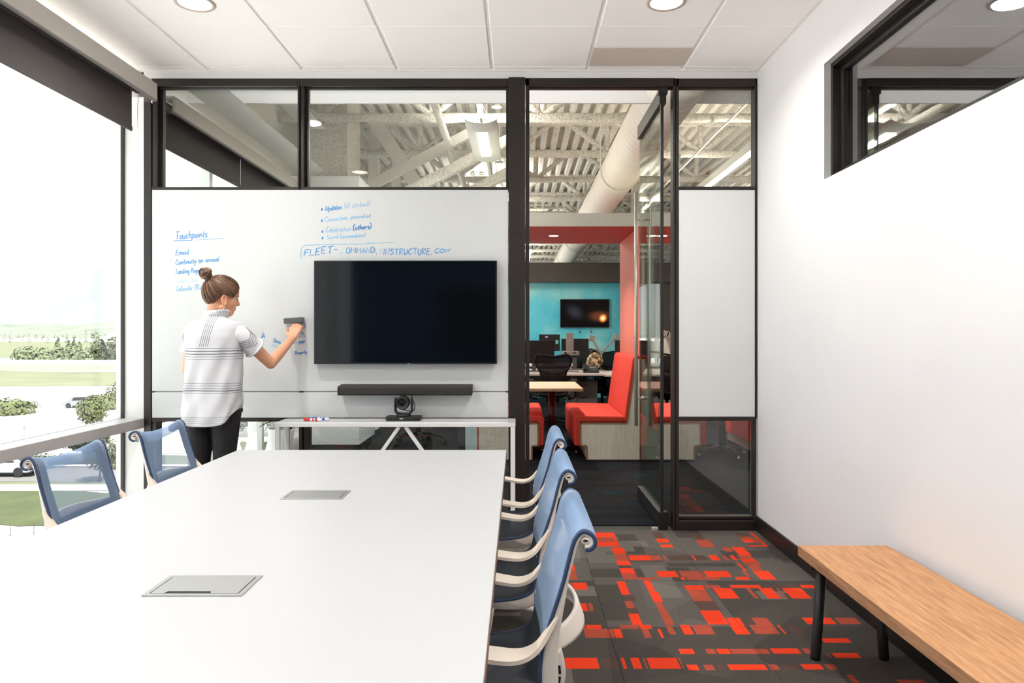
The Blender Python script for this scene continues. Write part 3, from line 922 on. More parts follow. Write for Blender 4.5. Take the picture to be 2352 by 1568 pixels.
    MB().lathe([(.024, .20), (.024, .34)], n=16).lathe([(.032, .08), (.032, .20), (.026, .215)], n=16).build('column', M['satin'], t, smooth=True)
    MB().lathe([(.02, .065), (.045, .07), (.045, .115), (.034, .125)], n=20).build('hub', M['chairwhite'], t, smooth=True)
    for k in range(5):
        a = math.radians(18 + 72 * k)
        c, s = math.cos(a), math.sin(a)
        MB().tube([(c * .03, s * .03, .10), (c * .16, s * .16, .088), (c * .29, s * .29, .072)], [.024, .019, .014], 8, flat=.75).build('leg', M['chairwhite'], t, smooth=True)
        Mz = Matrix.Rotation(a + .6, 3, 'Z') @ Matrix.Rotation(math.pi / 2, 3, 'Y')
        w_ = MB()
        for dd in (-.014, .014):
            off = Matrix.Rotation(a + .6, 3, 'Z') @ Vector((dd, 0, 0))
            w_.lathe([(.006, -.009), (.024, -.009), (.028, -.004), (.028, .004), (.024, .009), (.006, .009)], c=(c * .29 + off.x, s * .29 + off.y, .028), n=16, M=Mz)
        w_.tube([(c * .29, s * .29, .028), (c * .29, s * .29, .07)], .008, 8)
        w_.build('caster', M['rubber'], t, smooth=True)
    return t
proto = make_chair()
LC = [(-.15, 1.815, math.pi, 'nearest blue mesh chair on the aisle side of the table'),
      (-.138, 2.52, math.pi, 'middle one of three blue mesh chairs on the aisle side of the table'),
      (-.125, 3.21, math.pi, 'blue mesh chair on the aisle side of the table, closest to the glass partition'),
      (-1.436, 2.757, 0, 'grey-blue mesh chair on the window side, with lawn showing through its back'),
      (-1.424, 3.443, 0, 'grey-blue mesh chair on the window side, just behind the standing woman')]
for k, (x, y, r, lab) in enumerate(LC):
    c = proto if k == 0 else copy_tree(proto)
    c.location = (x, y, 0)
    c.rotation_euler = (0, 0, r)
    tag(c, lab, 'chair', 'mesh chairs around the conference table')

# ---- oak bench on black legs
M['oak'] = wood('oak_bench_top', (164, 112, 70), (202, 150, 102), 'Y', .5)
M['oakedge'] = wood('oak_bench_edge', (140, 98, 72), (186, 140, 104), 'Y', .5)
bx0, bx1, by0, by1, bz = 1.160, 1.528, .75, 2.975, .412
bn = thing('bench', 'long oak bench on black round legs against the white wall', 'bench', ((bx0 + bx1) / 2, (by0 + by1) / 2, 0))
MB().box(bx0, bx1, by0, by1, bz - .042, bz).build('bench_top', M['oak'], bn, bevel=.002)
MB().box(bx0 - .0012, bx0, by0, by1, bz - .041, bz - .001).box(bx0, bx1, by1, by1 + .0012, bz - .041, bz - .001).build('edge_band', M['oakedge'], bn)
for y in (2.845, .95):
    MB().tube([(bx0 + .012, y + .03, bz - .056), (bx1 - .01, y + .03, bz - .056)], .014, 14).build('crossbar', M['blackmetal'], bn, smooth=True)
    MB().tube([(1.175, y, .0), (1.178, y, .012), (1.203, y, bz - .042)], [.0185, .0195, .0195], 16).build('leg', M['blackmetal'], bn, smooth=True)
    MB().tube([(1.449, y, .0), (1.448, y, .012), (1.425, y, bz - .042)], [.0185, .0195, .0195], 16).build('leg', M['blackmetal'], bn, smooth=True)

# ---- white console table under the whiteboard
cx0, cx1, cy0, cy1, cz = -1.500, -.0165, 4.42, 4.635, .742
cn = thing('console_table', 'narrow white console table under the whiteboard', 'table', ((cx0 + cx1) / 2, (cy0 + cy1) / 2, 0))
MB().box(cx0, cx1, cy0, cy1, cz - .028, cz - .003).build('table_frame', M['steelwhite'], cn, bevel=.002)
MB().box(cx0 + .02, cx1 - .045, cy0 + .018, cy1 - .012, cz - .004, cz).build('tabletop', M['tabletop'], cn, bevel=.001)
MB().box(cx1 - .045, cx1, cy0, cy1, cz - .004, cz - .001).build('end_cap', M['sill'], cn)
for x in (cx0 + .016, cx1 - .016):
    for y in (cy0 + .014, cy1 - .014):
        MB().box(x - .014, x + .014, y - .013, y + .013, 0, cz - .028).build('leg', M['steelwhite'], cn, bevel=.002)
for y in (cy0 + .02,):
    for s in (-1, 1):
        MB().beam((-.715 + s * .02, y, cz - .03), (-.715 + s * .50, y, .03), .022, .020, up=(0, 1, 0)).build('brace', M['steelwhite'], cn, bevel=.002)
for x in (cx0 + .016, cx1 - .016):
    MB().box(x - .012, x + .012, cy0 + .02, cy1 - .02, .02, .045).build('foot_rail', M['steelwhite'], cn)

# ---- markers on the console
def marker(name, p, ang, body, cap, label):
    t = thing(name, label, 'marker', p, ang, absolute=False, group='dry-erase markers on the console')
    r = .0085
    Mx = Matrix.Rotation(math.pi / 2, 3, 'Y')
    MB().lathe([(.004, -.035), (r, -.033), (r, .045), (.004, .047)], c=(0, 0, r), n=14, M=Mx).build('barrel', body, t, smooth=True)
    MB().lathe([(.006, -.078), (r + .0008, -.074), (r + .0008, -.033), (.004, -.033)], c=(0, 0, r), n=14, M=Mx).build('cap', cap, t, smooth=True)
    MB().lathe([(r + .0003, -.015), (r + .0003, -.006)], c=(0, 0, r), n=14, M=Mx).build('band', cap, t, smooth=True)
    MB().lathe([(r + .0003, .002), (r + .0003, .020)], c=(0, 0, r), n=14, M=Mx).build('band', cap, t, smooth=True)
M['mkwhite'] = mat('marker_white', (236, 236, 236), .35, var=.01)
marker('marker', (-1.268, 4.485, cz), -.25, M['mkwhite'], mat('marker_red', (214, 46, 40), .4), 'red dry-erase marker lying on the console')
marker('marker', (-1.235, 4.535, cz), -.28, M['mkwhite'], mat('marker_blue', (50, 84, 190), .4), 'blue dry-erase marker lying on the console')

# ---- conference camera on the console
cc = thing('conference_camera', 'black pan and tilt conference camera standing on the console', 'camera', (-.722, 4.54, cz))
X, Y = -.722, 4.535
MB().prism([(X - .108, Y - .035), (X - .09, Y - .05), (X + .09, Y - .05), (X + .108, Y - .035), (X + .108, Y + .05), (X - .108, Y + .05)], 'z', cz, cz + .027).build('base', M['black'], cc, bevel=.003)
lg = mat('camera_mark', (200, 200, 200), .4)
MB().box(X - .018, X + .004, Y - .0512, Y - .0498, cz + .012, cz + .017).build('maker_mark', lg, cc)
MB().lathe([(.045, cz + .027), (.045, cz + .036), (.03, cz + .042)], c=(X, Y, 0), n=24).build('turntable', M['black'], cc, smooth=True)
yk = catmull([(X - .050, Y, cz + .142), (X - .052, Y, cz + .10), (X - .051, Y, cz + .062), (X - .040, Y, cz + .046), (X, Y, cz + .040), (X + .040, Y, cz + .046), (X + .051, Y, cz + .062), (X + .052, Y, cz + .10), (X + .050, Y, cz + .142)], 5)
MB().sweep(yk, (0, 1, 0), .050, .013, rnd=.4).build('yoke', M['black'], cc, smooth=True)
Mh = Matrix.Rotation(math.radians(96), 3, 'X')
hd = MB().lathe([(.020, -.046), (.036, -.040), (.043, -.02), (.043, .022), (.039, .036), (.034, .036), (.030, .028), (.018, .026), (.001, .026)], c=(X - .004, Y, cz + .112), n=28, M=Mh).build('camera_head', M['black'], cc, smooth=True)
MB().lathe([(.001, .0275), (.011, .030), (.016, .0275)], c=(X - .004, Y, cz + .112), n=20, M=Mh).build('lens', mat('lens_glass', (8, 8, 12), .08, spec=.9), hd, smooth=True)
cb = MB().tube(catmull([(X - .01, Y + .055, cz + .06), (X + .045, Y + .075, cz + .05), (X + .06, Y + .07, cz + .085), (X + .03, Y + .09, cz + .16), (X + .012, 4.655, cz + .205)], 6), .003, 6).build('cable', M['black'], None, smooth=True)
tag(cb, 'thin black cable running from the camera up behind the soundbar', 'cable')

# ---- soundbar on the whiteboard
p0, p1 = at(776, 886, 4.60), at(1084, 908, 4.60)
sb = thing('soundbar', 'long black soundbar mounted on the whiteboard under the screen', 'soundbar', ((p0.x + p1.x) / 2, 4.64, p1.z))
M['sbar'] = mat('soundbar_grille', (38, 34, 32), .6, var=.15, scale=400)
prof = [(4.694, p1.z + .01), (4.60, p1.z), (4.588, p1.z + .008), (4.588, p0.z - .012), (4.60, p0.z - .002), (4.694, p0.z + .006)]
MB().prism(prof, 'x', p0.x + .008, p1.x - .008).build('body', M['sbar'], sb, bevel=.003)
MB().prism(prof, 'x', p0.x, p0.x + .008).build('end_cap', M['black'], sb, bevel=.002)
MB().prism(prof, 'x', p1.x - .008, p1.x).build('end_cap', M['black'], sb, bevel=.002)
MB().box(-.76, -.695, 4.5865, 4.589, p1.z + .018, p1.z + .030).build('sensor_window', M['black'], sb)

# ---- wall screen
q0, q1 = at(721, 598, 4.64), at(1141.5, 836, 4.64)
tv = thing('television', 'large black wall screen mounted on the whiteboard', 'television', ((q0.x + q1.x) / 2, 4.66, q1.z))
M['bezel'] = mat('tv_bezel', (20, 20, 20), .35, var=.05)
M['screen'] = mat('tv_screen_glass', (7, 9, 13), .06, var=0, spec=.36)
MB().box(q0.x, q1.x, 4.640, 4.672, q1.z, q0.z).build('cabinet', M['bezel'], tv, bevel=.002)
MB().box(q0.x + .006, q1.x - .009, 4.6386, 4.6402, q1.z + .010, q0.z - .006).build('screen', M['screen'], tv)
MB().box(q0.x + .3, q1.x - .3, 4.672, 4.695, q1.z + .15, q0.z - .15).build('wall_bracket', M['blackmetal'], tv)
MB().box(-.713, -.700, 4.6384, 4.640, q1.z + .003, q1.z + .006).build('maker_mark', lg, tv)

# ---- whiteboard with handwriting
wb = thing('whiteboard', 'wide white glass whiteboard covering the partition, with blue handwriting', 'whiteboard', ((X4(350) + X4(1167)) / 2, YW, Z4(958)))
WY = YW - .004
MB().box(X4(350), X4(1167.5), WY, YW - .0004, Z4(897.5), Z4(436.5)).build('upper_panel', M['board'], wb, bevel=.001)
MB().box(X4(350), X4(1167.5), WY, YW - .0004, Z4(958.5), Z4(900.5)).build('lower_panel', M['board'], wb, bevel=.001)
MB().box(X4(350), X4(1167.5), YW - .0016, YW - .0004, Z4(900.5), Z4(897.5)).build('joint_strip', mat('grey_joint', (120, 120, 118), .5), wb)
for u, du in ((693, 5), (353, 3), (1165, 3)):
    MB().box(X4(u - du), X4(u + du), YW - .0052, YW - .0004, Z4(901), Z4(897.2)).build('clip', M['black'], wb)

FONT = {
 'T': '8|0,10 8,10.3|4,10 3.8,0', 'o': '5|2.5,5 .5,4 0,2 2,0 4.5,1 5,3.5 2.5,5', 'u': '5.5|0,5 0,1.5 1.5,0 4,1.5 4.5,5 4.5,1 5.5,0', 'c': '4.5|4.5,4.3 2,5 0,2.5 1.5,0 4.5,.8',
 'h': '5|0,10 0,0|0,3 2,5 4,4 4,0', 'p': '5|0,5 0,-4|0,3.5 2.5,5 4.5,3 3,.3 0,.8', 'i': '1.5|.5,5 .6,0|.5,7.2 .8,7.7', 'n': '5|0,5 0,0|0,3 2.5,5 4,3.5 4.2,0', 't': '3.5|1.5,8.5 1.5,.8 3.3,0|0,5.5 3.3,5.7',
 's': '4|3.8,4.5 1.5,5 .5,3.7 3.5,1.7 2.5,0 0,.5', 'E': '6.5|6,10 .5,10 .3,0 6,.3|.4,5 5,5.2', 'm': '7|0,5 0,0|0,3 2,5 3.2,3.5 3.2,0|3.2,3 5.2,5 6.5,3.5 6.6,0', 'a': '5.5|4.3,4.3 2,5 0,2.3 1.5,0 4,1.5 4.5,5|4.5,5 4.4,1 5.5,0',
 'l': '2|.5,10 .5,.5 1.5,0', 'C': '7|7,8.5 4,10 .5,6.5 .5,3 3.5,0 7,1.5', 'y': '5|0,5 2,.5|4.8,5 2,-1 .3,-4', 'r': '4|0,5 0,0|0,2.8 2,5 4,4.3', 'v': '5|0,5 2.2,0 5,5', 'L': '6|.5,10 0,.2 6,.4',
 'd': '5.5|4.2,4 2,5 0,2.3 1.5,0 4,1.8|4.6,10 4.4,.5 5.4,0', 'g': '5|4.3,4 2,5 0,2.5 1.7,.2 4.2,2|4.5,5 4.4,-2 2.5,-4 .5,-3', 'P': '6|.5,0 .5,10 4.5,9.5 5.5,7.5 4,5.3 .5,5', 'e': '5|.3,2.5 4.5,3 3.5,5 1,4.3 .2,2 2,0 4.8,1',
 '(': '3.5|3,11.5 .8,8 .5,3 2.7,-1.5', ')': '3|0,11.5 2.2,8 2.5,3 .3,-1.5', 'U': '7|.5,10 .3,3 2.5,0 5.5,1.5 6.5,10', 'f': '4|4,9.5 2,10 1.3,7 1.3,0|0,5 3.5,5.3', 'k': '4.5|0,10 0,0|4,5 .3,2.3 4.3,0', 'b': '5|0,10 0,.3|0,3.5 2.5,5 4.6,2.6 2.8,0 0,1',
 'S': '6|6,8.8 3,10 .5,7.8 5.5,3 3,0 0,1.2', 'z': '4.5|0,5 4,5 0,0 4.5,.2', 'x': '5|0,5 4.8,0|4.8,5 0,0', 'F': '6|6,10 .3,10 0,0|.2,5.5 4.5,5.7', '-': '5|0,4.5 4.5,4.8', 'O': '8.5|4,10 .8,8 .3,3 3.5,0 7,2 7.5,7 4,10', 'M': '9.5|0,0 .8,10 4.5,3.5 8,10 9,0',
 'A': '7.5|0,0 3.5,10 7,0|1.3,3.6 5.8,3.6', 'N': '8|0,0 .3,10 6.5,0 7,10', 'D': '7.5|.3,0 .5,10 4,9.5 7,6 5,1.2 .3,0', 'V': '7|0,10 3,0 7,10', 'I': '2|.8,10 .5,0', 'R': '7|.3,0 .5,10 5,9.5 5.5,7 .5,5 6.5,0', '.': '2|.3,0 .5,.9 1,.4 .3,0', ',': '2|1,1 .2,-1.5',
 'w': '7|0,5 1.5,0 3.3,4 5,0 6.8,5', 'X': '6|0,2 .8,0 5,.3', '@': '6|0,9 1.2,4 4.5,-2', '~': '7|0,0 1,7 4,3 7,7', ' ': '4|', '!': '2|1,9 1,3|1,.6 1,0', 'o2': '5|', 'B': '6|.3,0 .3,10 4,9 4,6 .5,5 5,3.5 4,.5 .3,0', 'J': '5|4,10 4,2 2,0 0,1.5', '2': '5|0,8 2,10 4,8 0,.3 5,.3',
}
SHARP = set('TEFLMANIVRkzxw~')
rw = random.Random(5)
INK = [mat('marker_ink_strong', (30, 112, 186), .5, var=.2, scale=120), mat('marker_ink_medium', (80, 146, 204), .5, var=.25, scale=120), mat('marker_ink_faint', (146, 186, 217), .5, var=.2, scale=120), mat('marker_ink_trace', (186, 209, 225), .5, var=.1, scale=120)]
px = YW / FPX
def stroke(mb, pts, wpx):
    """a flat felt-tip stroke on the board, given in board pixels"""
    P = [Vector((X4(u), Z4(v))) for u, v in pts]
    if len(P) == 1: P.append(P[0] + Vector((wpx * px * .3, 0)))
    hw = wpx * px * .54
    stroke.n = (getattr(stroke, 'n', 0) + 1) % 60
    y0_ = WY - .0005 - stroke.n * .00001
    vs, fs = [], []
    for i, p in enumerate(P):
        d_ = P[min(i + 1, len(P) - 1)] - P[max(i - 1, 0)]
        d_ = d_.normalized() if d_.length > 1e-9 else Vector((1, 0))
        n_ = Vector((-d_.y, d_.x)) * hw * (0.75 + .5 * rw.random())
        vs += [(p.x + n_.x, y0_ - i * 2e-6, p.y + n_.y), (p.x - n_.x, y0_ - i * 2e-6, p.y - n_.y)]
    fs = [(2 * i, 2 * i + 1, 2 * i + 3, 2 * i + 2) for i in range(len(P) - 1)]
    mb.add(vs, fs)
def write(text, u0, v0, u1, v1, cap, ink=1, wpx=1.7, wave=.35, label=True):
    tot = sum(float(FONT[ch].split('|')[0]) + 1.6 for ch in text)
    sx = (u1 - u0) / tot
    sy = cap / 10.0
    mb = MB()
    x = 0
    for ch in text:
        g = FONT[ch].split('|')
        jy = rw.uniform(-wave, wave)
        sc = rw.uniform(.92, 1.08)
        for st in g[1:]:
            if not st: continue
            pts = [tuple(float(q) for q in p.split(',')) for p in st.split()]
            pts = [Vector((a + rw.uniform(-.2, .2), b * sc + rw.uniform(-.2, .2), 0)) for a, b in pts]
            if len(pts) > 2 and ch not in SHARP: pts = catmull(pts, 4)
            out = []
            for p in pts:
                uu = u0 + (x + p.x + p.y * .12) * sx
                out.append((uu, v0 + (v1 - v0) * (uu - u0) / (u1 - u0) - (p.y + jy) * sy))
            stroke(mb, out, wpx)
        x += float(g[0]) + 1.6
    o = mb.build('handwriting', INK[ink], wb, fix=False)
    return o
def lines(name, strokes, ink, wpx, label=None):
    mb = MB()
    for st in strokes: stroke(mb, st, wpx)
    o = mb.build(name, INK[ink], wb, fix=False)
    if label: o['label'] = label
    return o
def dot(u, v, r):
    c = [(X4(u) + r * px * .8 * math.cos(a), WY - .0006, Z4(v) + r * px * 1.1 * math.sin(a)) for a in [2 * math.pi * k / 12 for k in range(12)]]
    o = MB().add(c, [tuple(range(12))]).build('bullet_point', INK[0], wb, fix=False)
write('Touchpoints', 403, 550, 478, 544, 16, 1, 1.8)
lines('underline', [[(400, 553), (420, 552.6), (442, 552)]], 1, 1.6); lines('underline', [[(453, 551), (490, 548.5), (515, 547.5)]], 2, 1.4)
write('Email', 404, 586, 436, 584, 12.5, 1, 1.6)
write('Continuity on arrival', 404, 608, 505, 600, 12, 1, 1.5)
write('Landing Page', 405, 629, 459, 625, 11, 1, 1.5)
write('while hu', 406, 650, 455, 646, 9, 3, 1.4)
write('Calendar (Re', 405, 668.5, 464, 664, 11, 2, 1.6)
for u, v in ((740, 481), (740, 507), (741, 532), (741, 547)): dot(u, v, 2.7)
write('Updates', 748, 484, 787, 480, 11, 1, 1.7); write('(if clicked)', 791, 479, 851, 472, 11, 2, 1.5)
write('Connection,', 746, 510, 802, 503.5, 11, 2, 1.6); write('personalized', 806, 503, 852, 499, 9.5, 2, 1.5)
write('Celebration', 749, 534, 808, 530, 12, 2, 1.6); write('(others)', 811, 529, 854, 524.5, 11.5, 0, 1.8)
write('Social', 750, 550, 779, 546, 10, 2, 1.5); write('(recommendations)', 782, 548, 840, 543, 9, 2, 1.4)
lines('box_line', [[(691, 597), (691.5, 580), (693, 568), (700, 563), (760, 561), (830, 560), (880, 557), (907, 556.5)]], 2, 1.7)
write('FLEET-', 699, 589, 778, 578, 15, 1, 2.1, .6); write('X', 782, 582, 791, 582, 12, 2, 1.8)
write('OMMAND', 795, 582, 862, 580, 12.5, 1, 1.9, .5); write('@V', 861, 583, 880, 583, 13, 2, 1.8)
write('INSTRUCTURE.', 881, 585, 994, 584.5, 14, 1, 1.9, .5); write('CO~', 998, 581, 1035, 579, 9.5, 1, 2.0, .4)
write('A', 601.5, 776, 610.5, 775, 13, 0, 2.2)
write('Desi', 629, 785, 646, 790, 8, 1, 1.8); write('~2', 625, 796, 637, 797, 6, 2, 1.5)
lines('circle_mark', [[(695 + 7.2 * math.cos(a), 747.5 + 7 * math.sin(a)) for a in [2 * math.pi * k / 20 for k in range(21)]]], 1, 1.3)
lines('circle_mark', [[(695, 743.5), (695.2, 748.5)], [(696, 751), (696.6, 751.5)]], 2, 1.5)
lines('warning_triangle', [[(694, 761), (688, 774), (701, 773.5), (694, 761)], [(694.5, 765.5), (694.8, 769)], [(694.6, 771), (694.9, 771.5)]], 0, 1.3)
lines('dash', [[(674.5, 788), (683, 786)]], 1, 1.5)
write('PP', 687, 791, 701, 790, 7.5, 0, 1.6)
write('Priority', 677.5, 815, 706, 810.5, 7.5, 0, 1.5)
# ================================================================== THE WOMAN AT THE BOARD
wo = thing('person', 'woman in a white striped short-sleeved shirt and black jeans wiping the whiteboard', 'person', (-1.80, 4.22, 0))
M['skin'] = mat('skin', (222, 164, 130), .5, var=.04, scale=12, sub=.12)
M['jeans'] = mat('black_denim', (26, 24, 25), .85, var=.2, scale=60, bump=.15, bscale=300)
M['hair'] = [mat('brown_hair', (92, 62, 44), .45, var=.25, scale=30), mat('light_brown_hair', (138, 100, 72), .45, var=.2, scale=30), mat('dark_brown_hair', (64, 43, 32), .5, var=.25, scale=30)]
FY = math.radians(43)                     # where the face points, seen from above
fw = Vector((math.cos(FY), math.sin(FY), -.20)).normalized()
rt = fw.cross(Vector((0, 0, 1))).normalized()
up = rt.cross(fw).normalized()
HC = Vector((-1.752, 4.235, 1.512))
HM = Matrix((fw, rt, up)).transposed()    # head frame: forward, her right, up
def hp(f, r, u): return HC + fw * f + rt * r + up * u
class Union(MB):
    def cap(s, a, b, ra, rb, n=14):
        """tapered limb segment with round ends"""
        a, b = Vector(a), Vector(b)
        d = (b - a)
        L = d.length
        d.normalize()
        o1 = d.orthogonal().normalized()
        o2 = d.cross(o1)
        rings = []
        for k in range(1, 5):
            t = -math.pi / 2 + k * math.pi / 2 / 5
            rings.append((a + d * ra * math.sin(t), ra * math.cos(t)))
        rings.append((a, ra))
        rings.append((b, rb))
        for k in range(1, 5):
            t = k * math.pi / 2 / 5
            rings.append((b + d * rb * math.sin(t), rb * math.cos(t)))
        vs = [a - d * ra]
        for c, r in rings:
            vs += [c + (o1 * math.cos(2 * math.pi * k / n) + o2 * math.sin(2 * math.pi * k / n)) * r for k in range(n)]
        vs.append(b + d * rb)
        m = len(rings)
        fs = [(0, 1 + (k + 1) % n, 1 + k) for k in range(n)]
        for i in range(m - 1):
            for k in range(n):
                fs.append((1 + i * n + k, 1 + i * n + (k + 1) % n, 1 + (i + 1) * n + (k + 1) % n, 1 + (i + 1) * n + k))
        e = len(vs) - 1
        fs += [(e, 1 + (m - 1) * n + k, 1 + (m - 1) * n + (k + 1) % n) for k in range(n)]
        return s.add(vs, fs)
    def chain(s, pts, rs):
        for i in range(len(pts) - 1): s.cap(pts[i], pts[i + 1], rs[i], rs[i + 1])
        return s
def remesh(o, voxel, it=6, fac=.5):
    """fuse the overlapping volumes into one continuous skin"""
    m = o.modifiers.new('fuse', 'REMESH'); m.mode = 'VOXEL'; m.voxel_size = voxel; m.use_smooth_shade = True
    s = o.modifiers.new('soften', 'SMOOTH'); s.factor = fac; s.iterations = it
    dg = bpy.context.evaluated_depsgraph_get()
    me = bpy.data.meshes.new_from_object(o.evaluated_get(dg))
    o.modifiers.clear()
    mats = [x for x in o.data.materials]
    o.data = me
    if not me.materials:
        for x in mats: me.materials.append(x)
    for p in me.polygons: p.use_smooth = True
    return o
SHR, SHL = Vector((-1.642, 4.185, 1.305)), Vector((-1.912, 4.215, 1.298))
ELR, WRR = Vector((-1.502, 4.36, 1.108)), Vector((-1.443, 4.585, 1.255))
ELL, WRL = Vector((-1.952, 4.245, 1.075)), Vector((-1.935, 4.40, .92))
b = Union()
# head: skull, jaw, brow, nose, lips, chin, ears
b.ell(hp(.0, 0, .028), .101, .073, .086, 20, 14, HM)
b.ell(hp(.032, 0, -.022), .066, .057, .086, 18, 12, HM)
b.cap(hp(.066, 0, -.090), hp(.071, 0, -.088), .024, .022)          # chin
b.cap(hp(.004, .044, -.072), hp(.058, .016, -.092), .024, .022); b.cap(hp(.004, -.044, -.072), hp(.058, -.016, -.092), .024, .022)
b.cap(hp(.082, .022, .014), hp(.082, -.022, .014), .014, .014)      # brow
b.cap(hp(.093, 0, .004), hp(.111, 0, -.028), .0075, .0105); b.cap(hp(.100, .009, -.033), hp(.100, -.009, -.033), .0085, .0085)
b.cap(hp(.089, .012, -.057), hp(.089, -.012, -.057), .0095, .0095); b.cap(hp(.086, .010, -.067), hp(.086, -.010, -.067), .0105, .0105)
b.cap(hp(.062, .036, -.026), hp(.054, .042, -.034), .022, .020); b.cap(hp(.062, -.036, -.026), hp(.054, -.042, -.034), .022, .020)
for s in (1, -1):                                                   # ears
    ring = [hp(-.004 + .015 * math.cos(a) - .006 * math.sin(a), s * (.073 + .006 * (1 - math.cos(a))), -.032 + .029 * math.sin(a)) for a in [2 * math.pi * k / 12 for k in range(13)]]
    b.chain(ring, [.0052] * 13)
    b.cap(hp(-.002, s * .066, -.028), hp(.004, s * .068, -.044), .011, .009)
    b.cap(hp(.001, s * .073, -.060), hp(.002, s * .072, -.065), .006, .006)
# neck and torso
b.cap(hp(-.020, 0, -.060), (-1.772, 4.205, 1.365), .045, .049)
for z, rx, ry, x in ((1.235, .142, .080, -1.778), (1.20, .140, .088, -1.778), (1.08, .125, .085, -1.780), (.97, .130, .088, -1.785), (.88, .145, .10, -1.787)):
    b.ell((x, 4.205, z), rx, ry, .10, 16, 10)
b.chain([(-1.770, 4.205, 1.312), SHR], [.038, .030]); b.chain([(-1.770, 4.205, 1.312), SHL], [.038, .030])
# arms
b.chain([SHR, SHR.lerp(ELR, .5), ELR, ELR.lerp(WRR, .35), WRR], [.030, .039, .034, .034, .0235])
b.chain([SHL, SHL.lerp(ELL, .5), ELL, ELL.lerp(WRL, .35), WRL], [.030, .037, .033, .032, .023])
# legs and feet
b.chain([(-1.706, 4.21, .84), (-1.728, 4.215, .46), (-1.745, 4.23, .26), (-1.752, 4.24, .08)], [.072, .050, .044, .030])
b.chain([(-1.868, 4.21, .84), (-1.872, 4.215, .46), (-1.876, 4.23, .26), (-1.878, 4.24, .08)], [.072, .050, .044, .030])
b.chain([(-1.752, 4.235, .045), (-1.738, 4.32, .035), (-1.73, 4.37, .028)], [.036, .034, .026]); b.chain([(-1.878, 4.235, .045), (-1.880, 4.32, .035), (-1.882, 4.37, .028)], [.036, .034, .026])
# right hand: palm behind the eraser, fingers over its top, thumb on the near side
HR = Vector((-1.434, 4.622, 1.312))
hu = (HR - WRR).normalized()                                       # along the palm
ha = Vector((1, -.12, -.12)); ha = (ha - hu * ha.dot(hu)).normalized()  # across the knuckles, towards her little finger
hn = hu.cross(ha).normalized()
if hn.y < 0: hn = -hn                                              # palm normal, towards the board
for k, a in enumerate((-.030, -.010, .010, .029)):
    b.cap(WRR + ha * a * .45, HR + ha * a + hu * (.012 - .004 * abs(k - 1)), .0135, .0125)
    L = (.036, .041, .038, .030)[k]
    K = HR + ha * a + hu * (.016 - .004 * abs(k - 1))
    p1 = K + (hu * .95 + hn * .32).normalized() * L
    p2 = p1 + (hu * .35 + hn * .94).normalized() * (L * .62)
    p3 = p2 + (hn * .8 - hu * .6).normalized() * (L * .45)
    b.chain([K, p1, p2, p3], [.0092, .0083, .0076, .0066])
T0 = WRR + ha * -.022 + hu * .018
T1 = T0 + (ha * -.75 + hu * .62 + hn * .15).normalized() * .040
T2 = T1 + (ha * -.30 + hu * .75 + hn * .55).normalized() * .032
T3 = T2 + (hu * .8 + hn * .6).normalized() * .022
b.chain([T0, T1, T2, T3], [.0135, .0105, .0090, .0075])
# left hand, relaxed in front of her
hu2 = (WRL - ELL).normalized()
PL = WRL + hu2 * .075
ha2 = Vector((1, 0, 0)); ha2 = (ha2 - hu2 * ha2.dot(hu2)).normalized()
hn2 = hu2.cross(ha2)
for k, a in enumerate((-.028, -.009, .010, .028)):
    b.cap(WRL + ha2 * a * .5, PL + ha2 * a, .013, .012)
    L = (.032, .040, .038, .034)[k]
    p1 = PL + ha2 * a + (hu2 + hn2 * -.25).normalized() * L
    p2 = p1 + (hu2 * .75 + hn2 * -.6).normalized() * L * .7
    b.chain([PL + ha2 * a, p1, p2], [.0090, .0080, .0068])
b.chain([WRL + ha2 * .018 + hu2 * .02, WRL + ha2 * .048 + hu2 * .05, WRL + ha2 * .052 + hu2 * .085], [.013, .010, .0078])
body = b.build('body', M['skin'], wo, fix=False)
remesh(body, .0042, 5, .45)

# eyes, brows, lips, earring
M['lash'] = mat('dark_lashes', (40, 28, 24), .6)
for s in (1, -1):
    MB().ell(hp(.0755, s * .031, -.006), .010, .012, .008, 14, 10, HM).build('eye', mat('eye_white', (235, 228, 222), .3), wo, smooth=True)
    MB().ell(hp(.0865, s * .031, -.007), .0022, .005, .005, 10, 8, HM).build('iris', mat('iris_brown', (70, 52, 40), .2), wo, smooth=True)
    MB().tube([hp(.078, s * .045, -.004), hp(.088, s * .037, -.003), hp(.0905, s * .028, -.003), hp(.088, s * .019, -.005)], .0020, 6).build('eyelashes', M['lash'], wo, smooth=True)
    MB().tube([hp(.074, s * .048, .012), hp(.0905, s * .034, .018), hp(.096, s * .014, .014)], [.0016, .0026, .0022], 6).build('eyebrow', M['hair'][0], wo, smooth=True)
    MB().tube([hp(.001, s * .079, -.066), hp(.002, s * .081, -.072), hp(.003, s * .081, -.096)], [.0016, .0024, .0026], 8).build('earring', mat('pearl_drop', (245, 232, 214), .25), wo, smooth=True)
MB().tube([hp(.093, .016, -.059), hp(.099, 0, -.058), hp(.093, -.016, -.059)], [.002, .0036, .002], 6).tube([hp(.091, .013, -.066), hp(.097, 0, -.067), hp(.091, -.013, -.066)], [.002, .004, .002], 6).build('lips', mat('lips', (196, 112, 100), .45), wo, smooth=True)

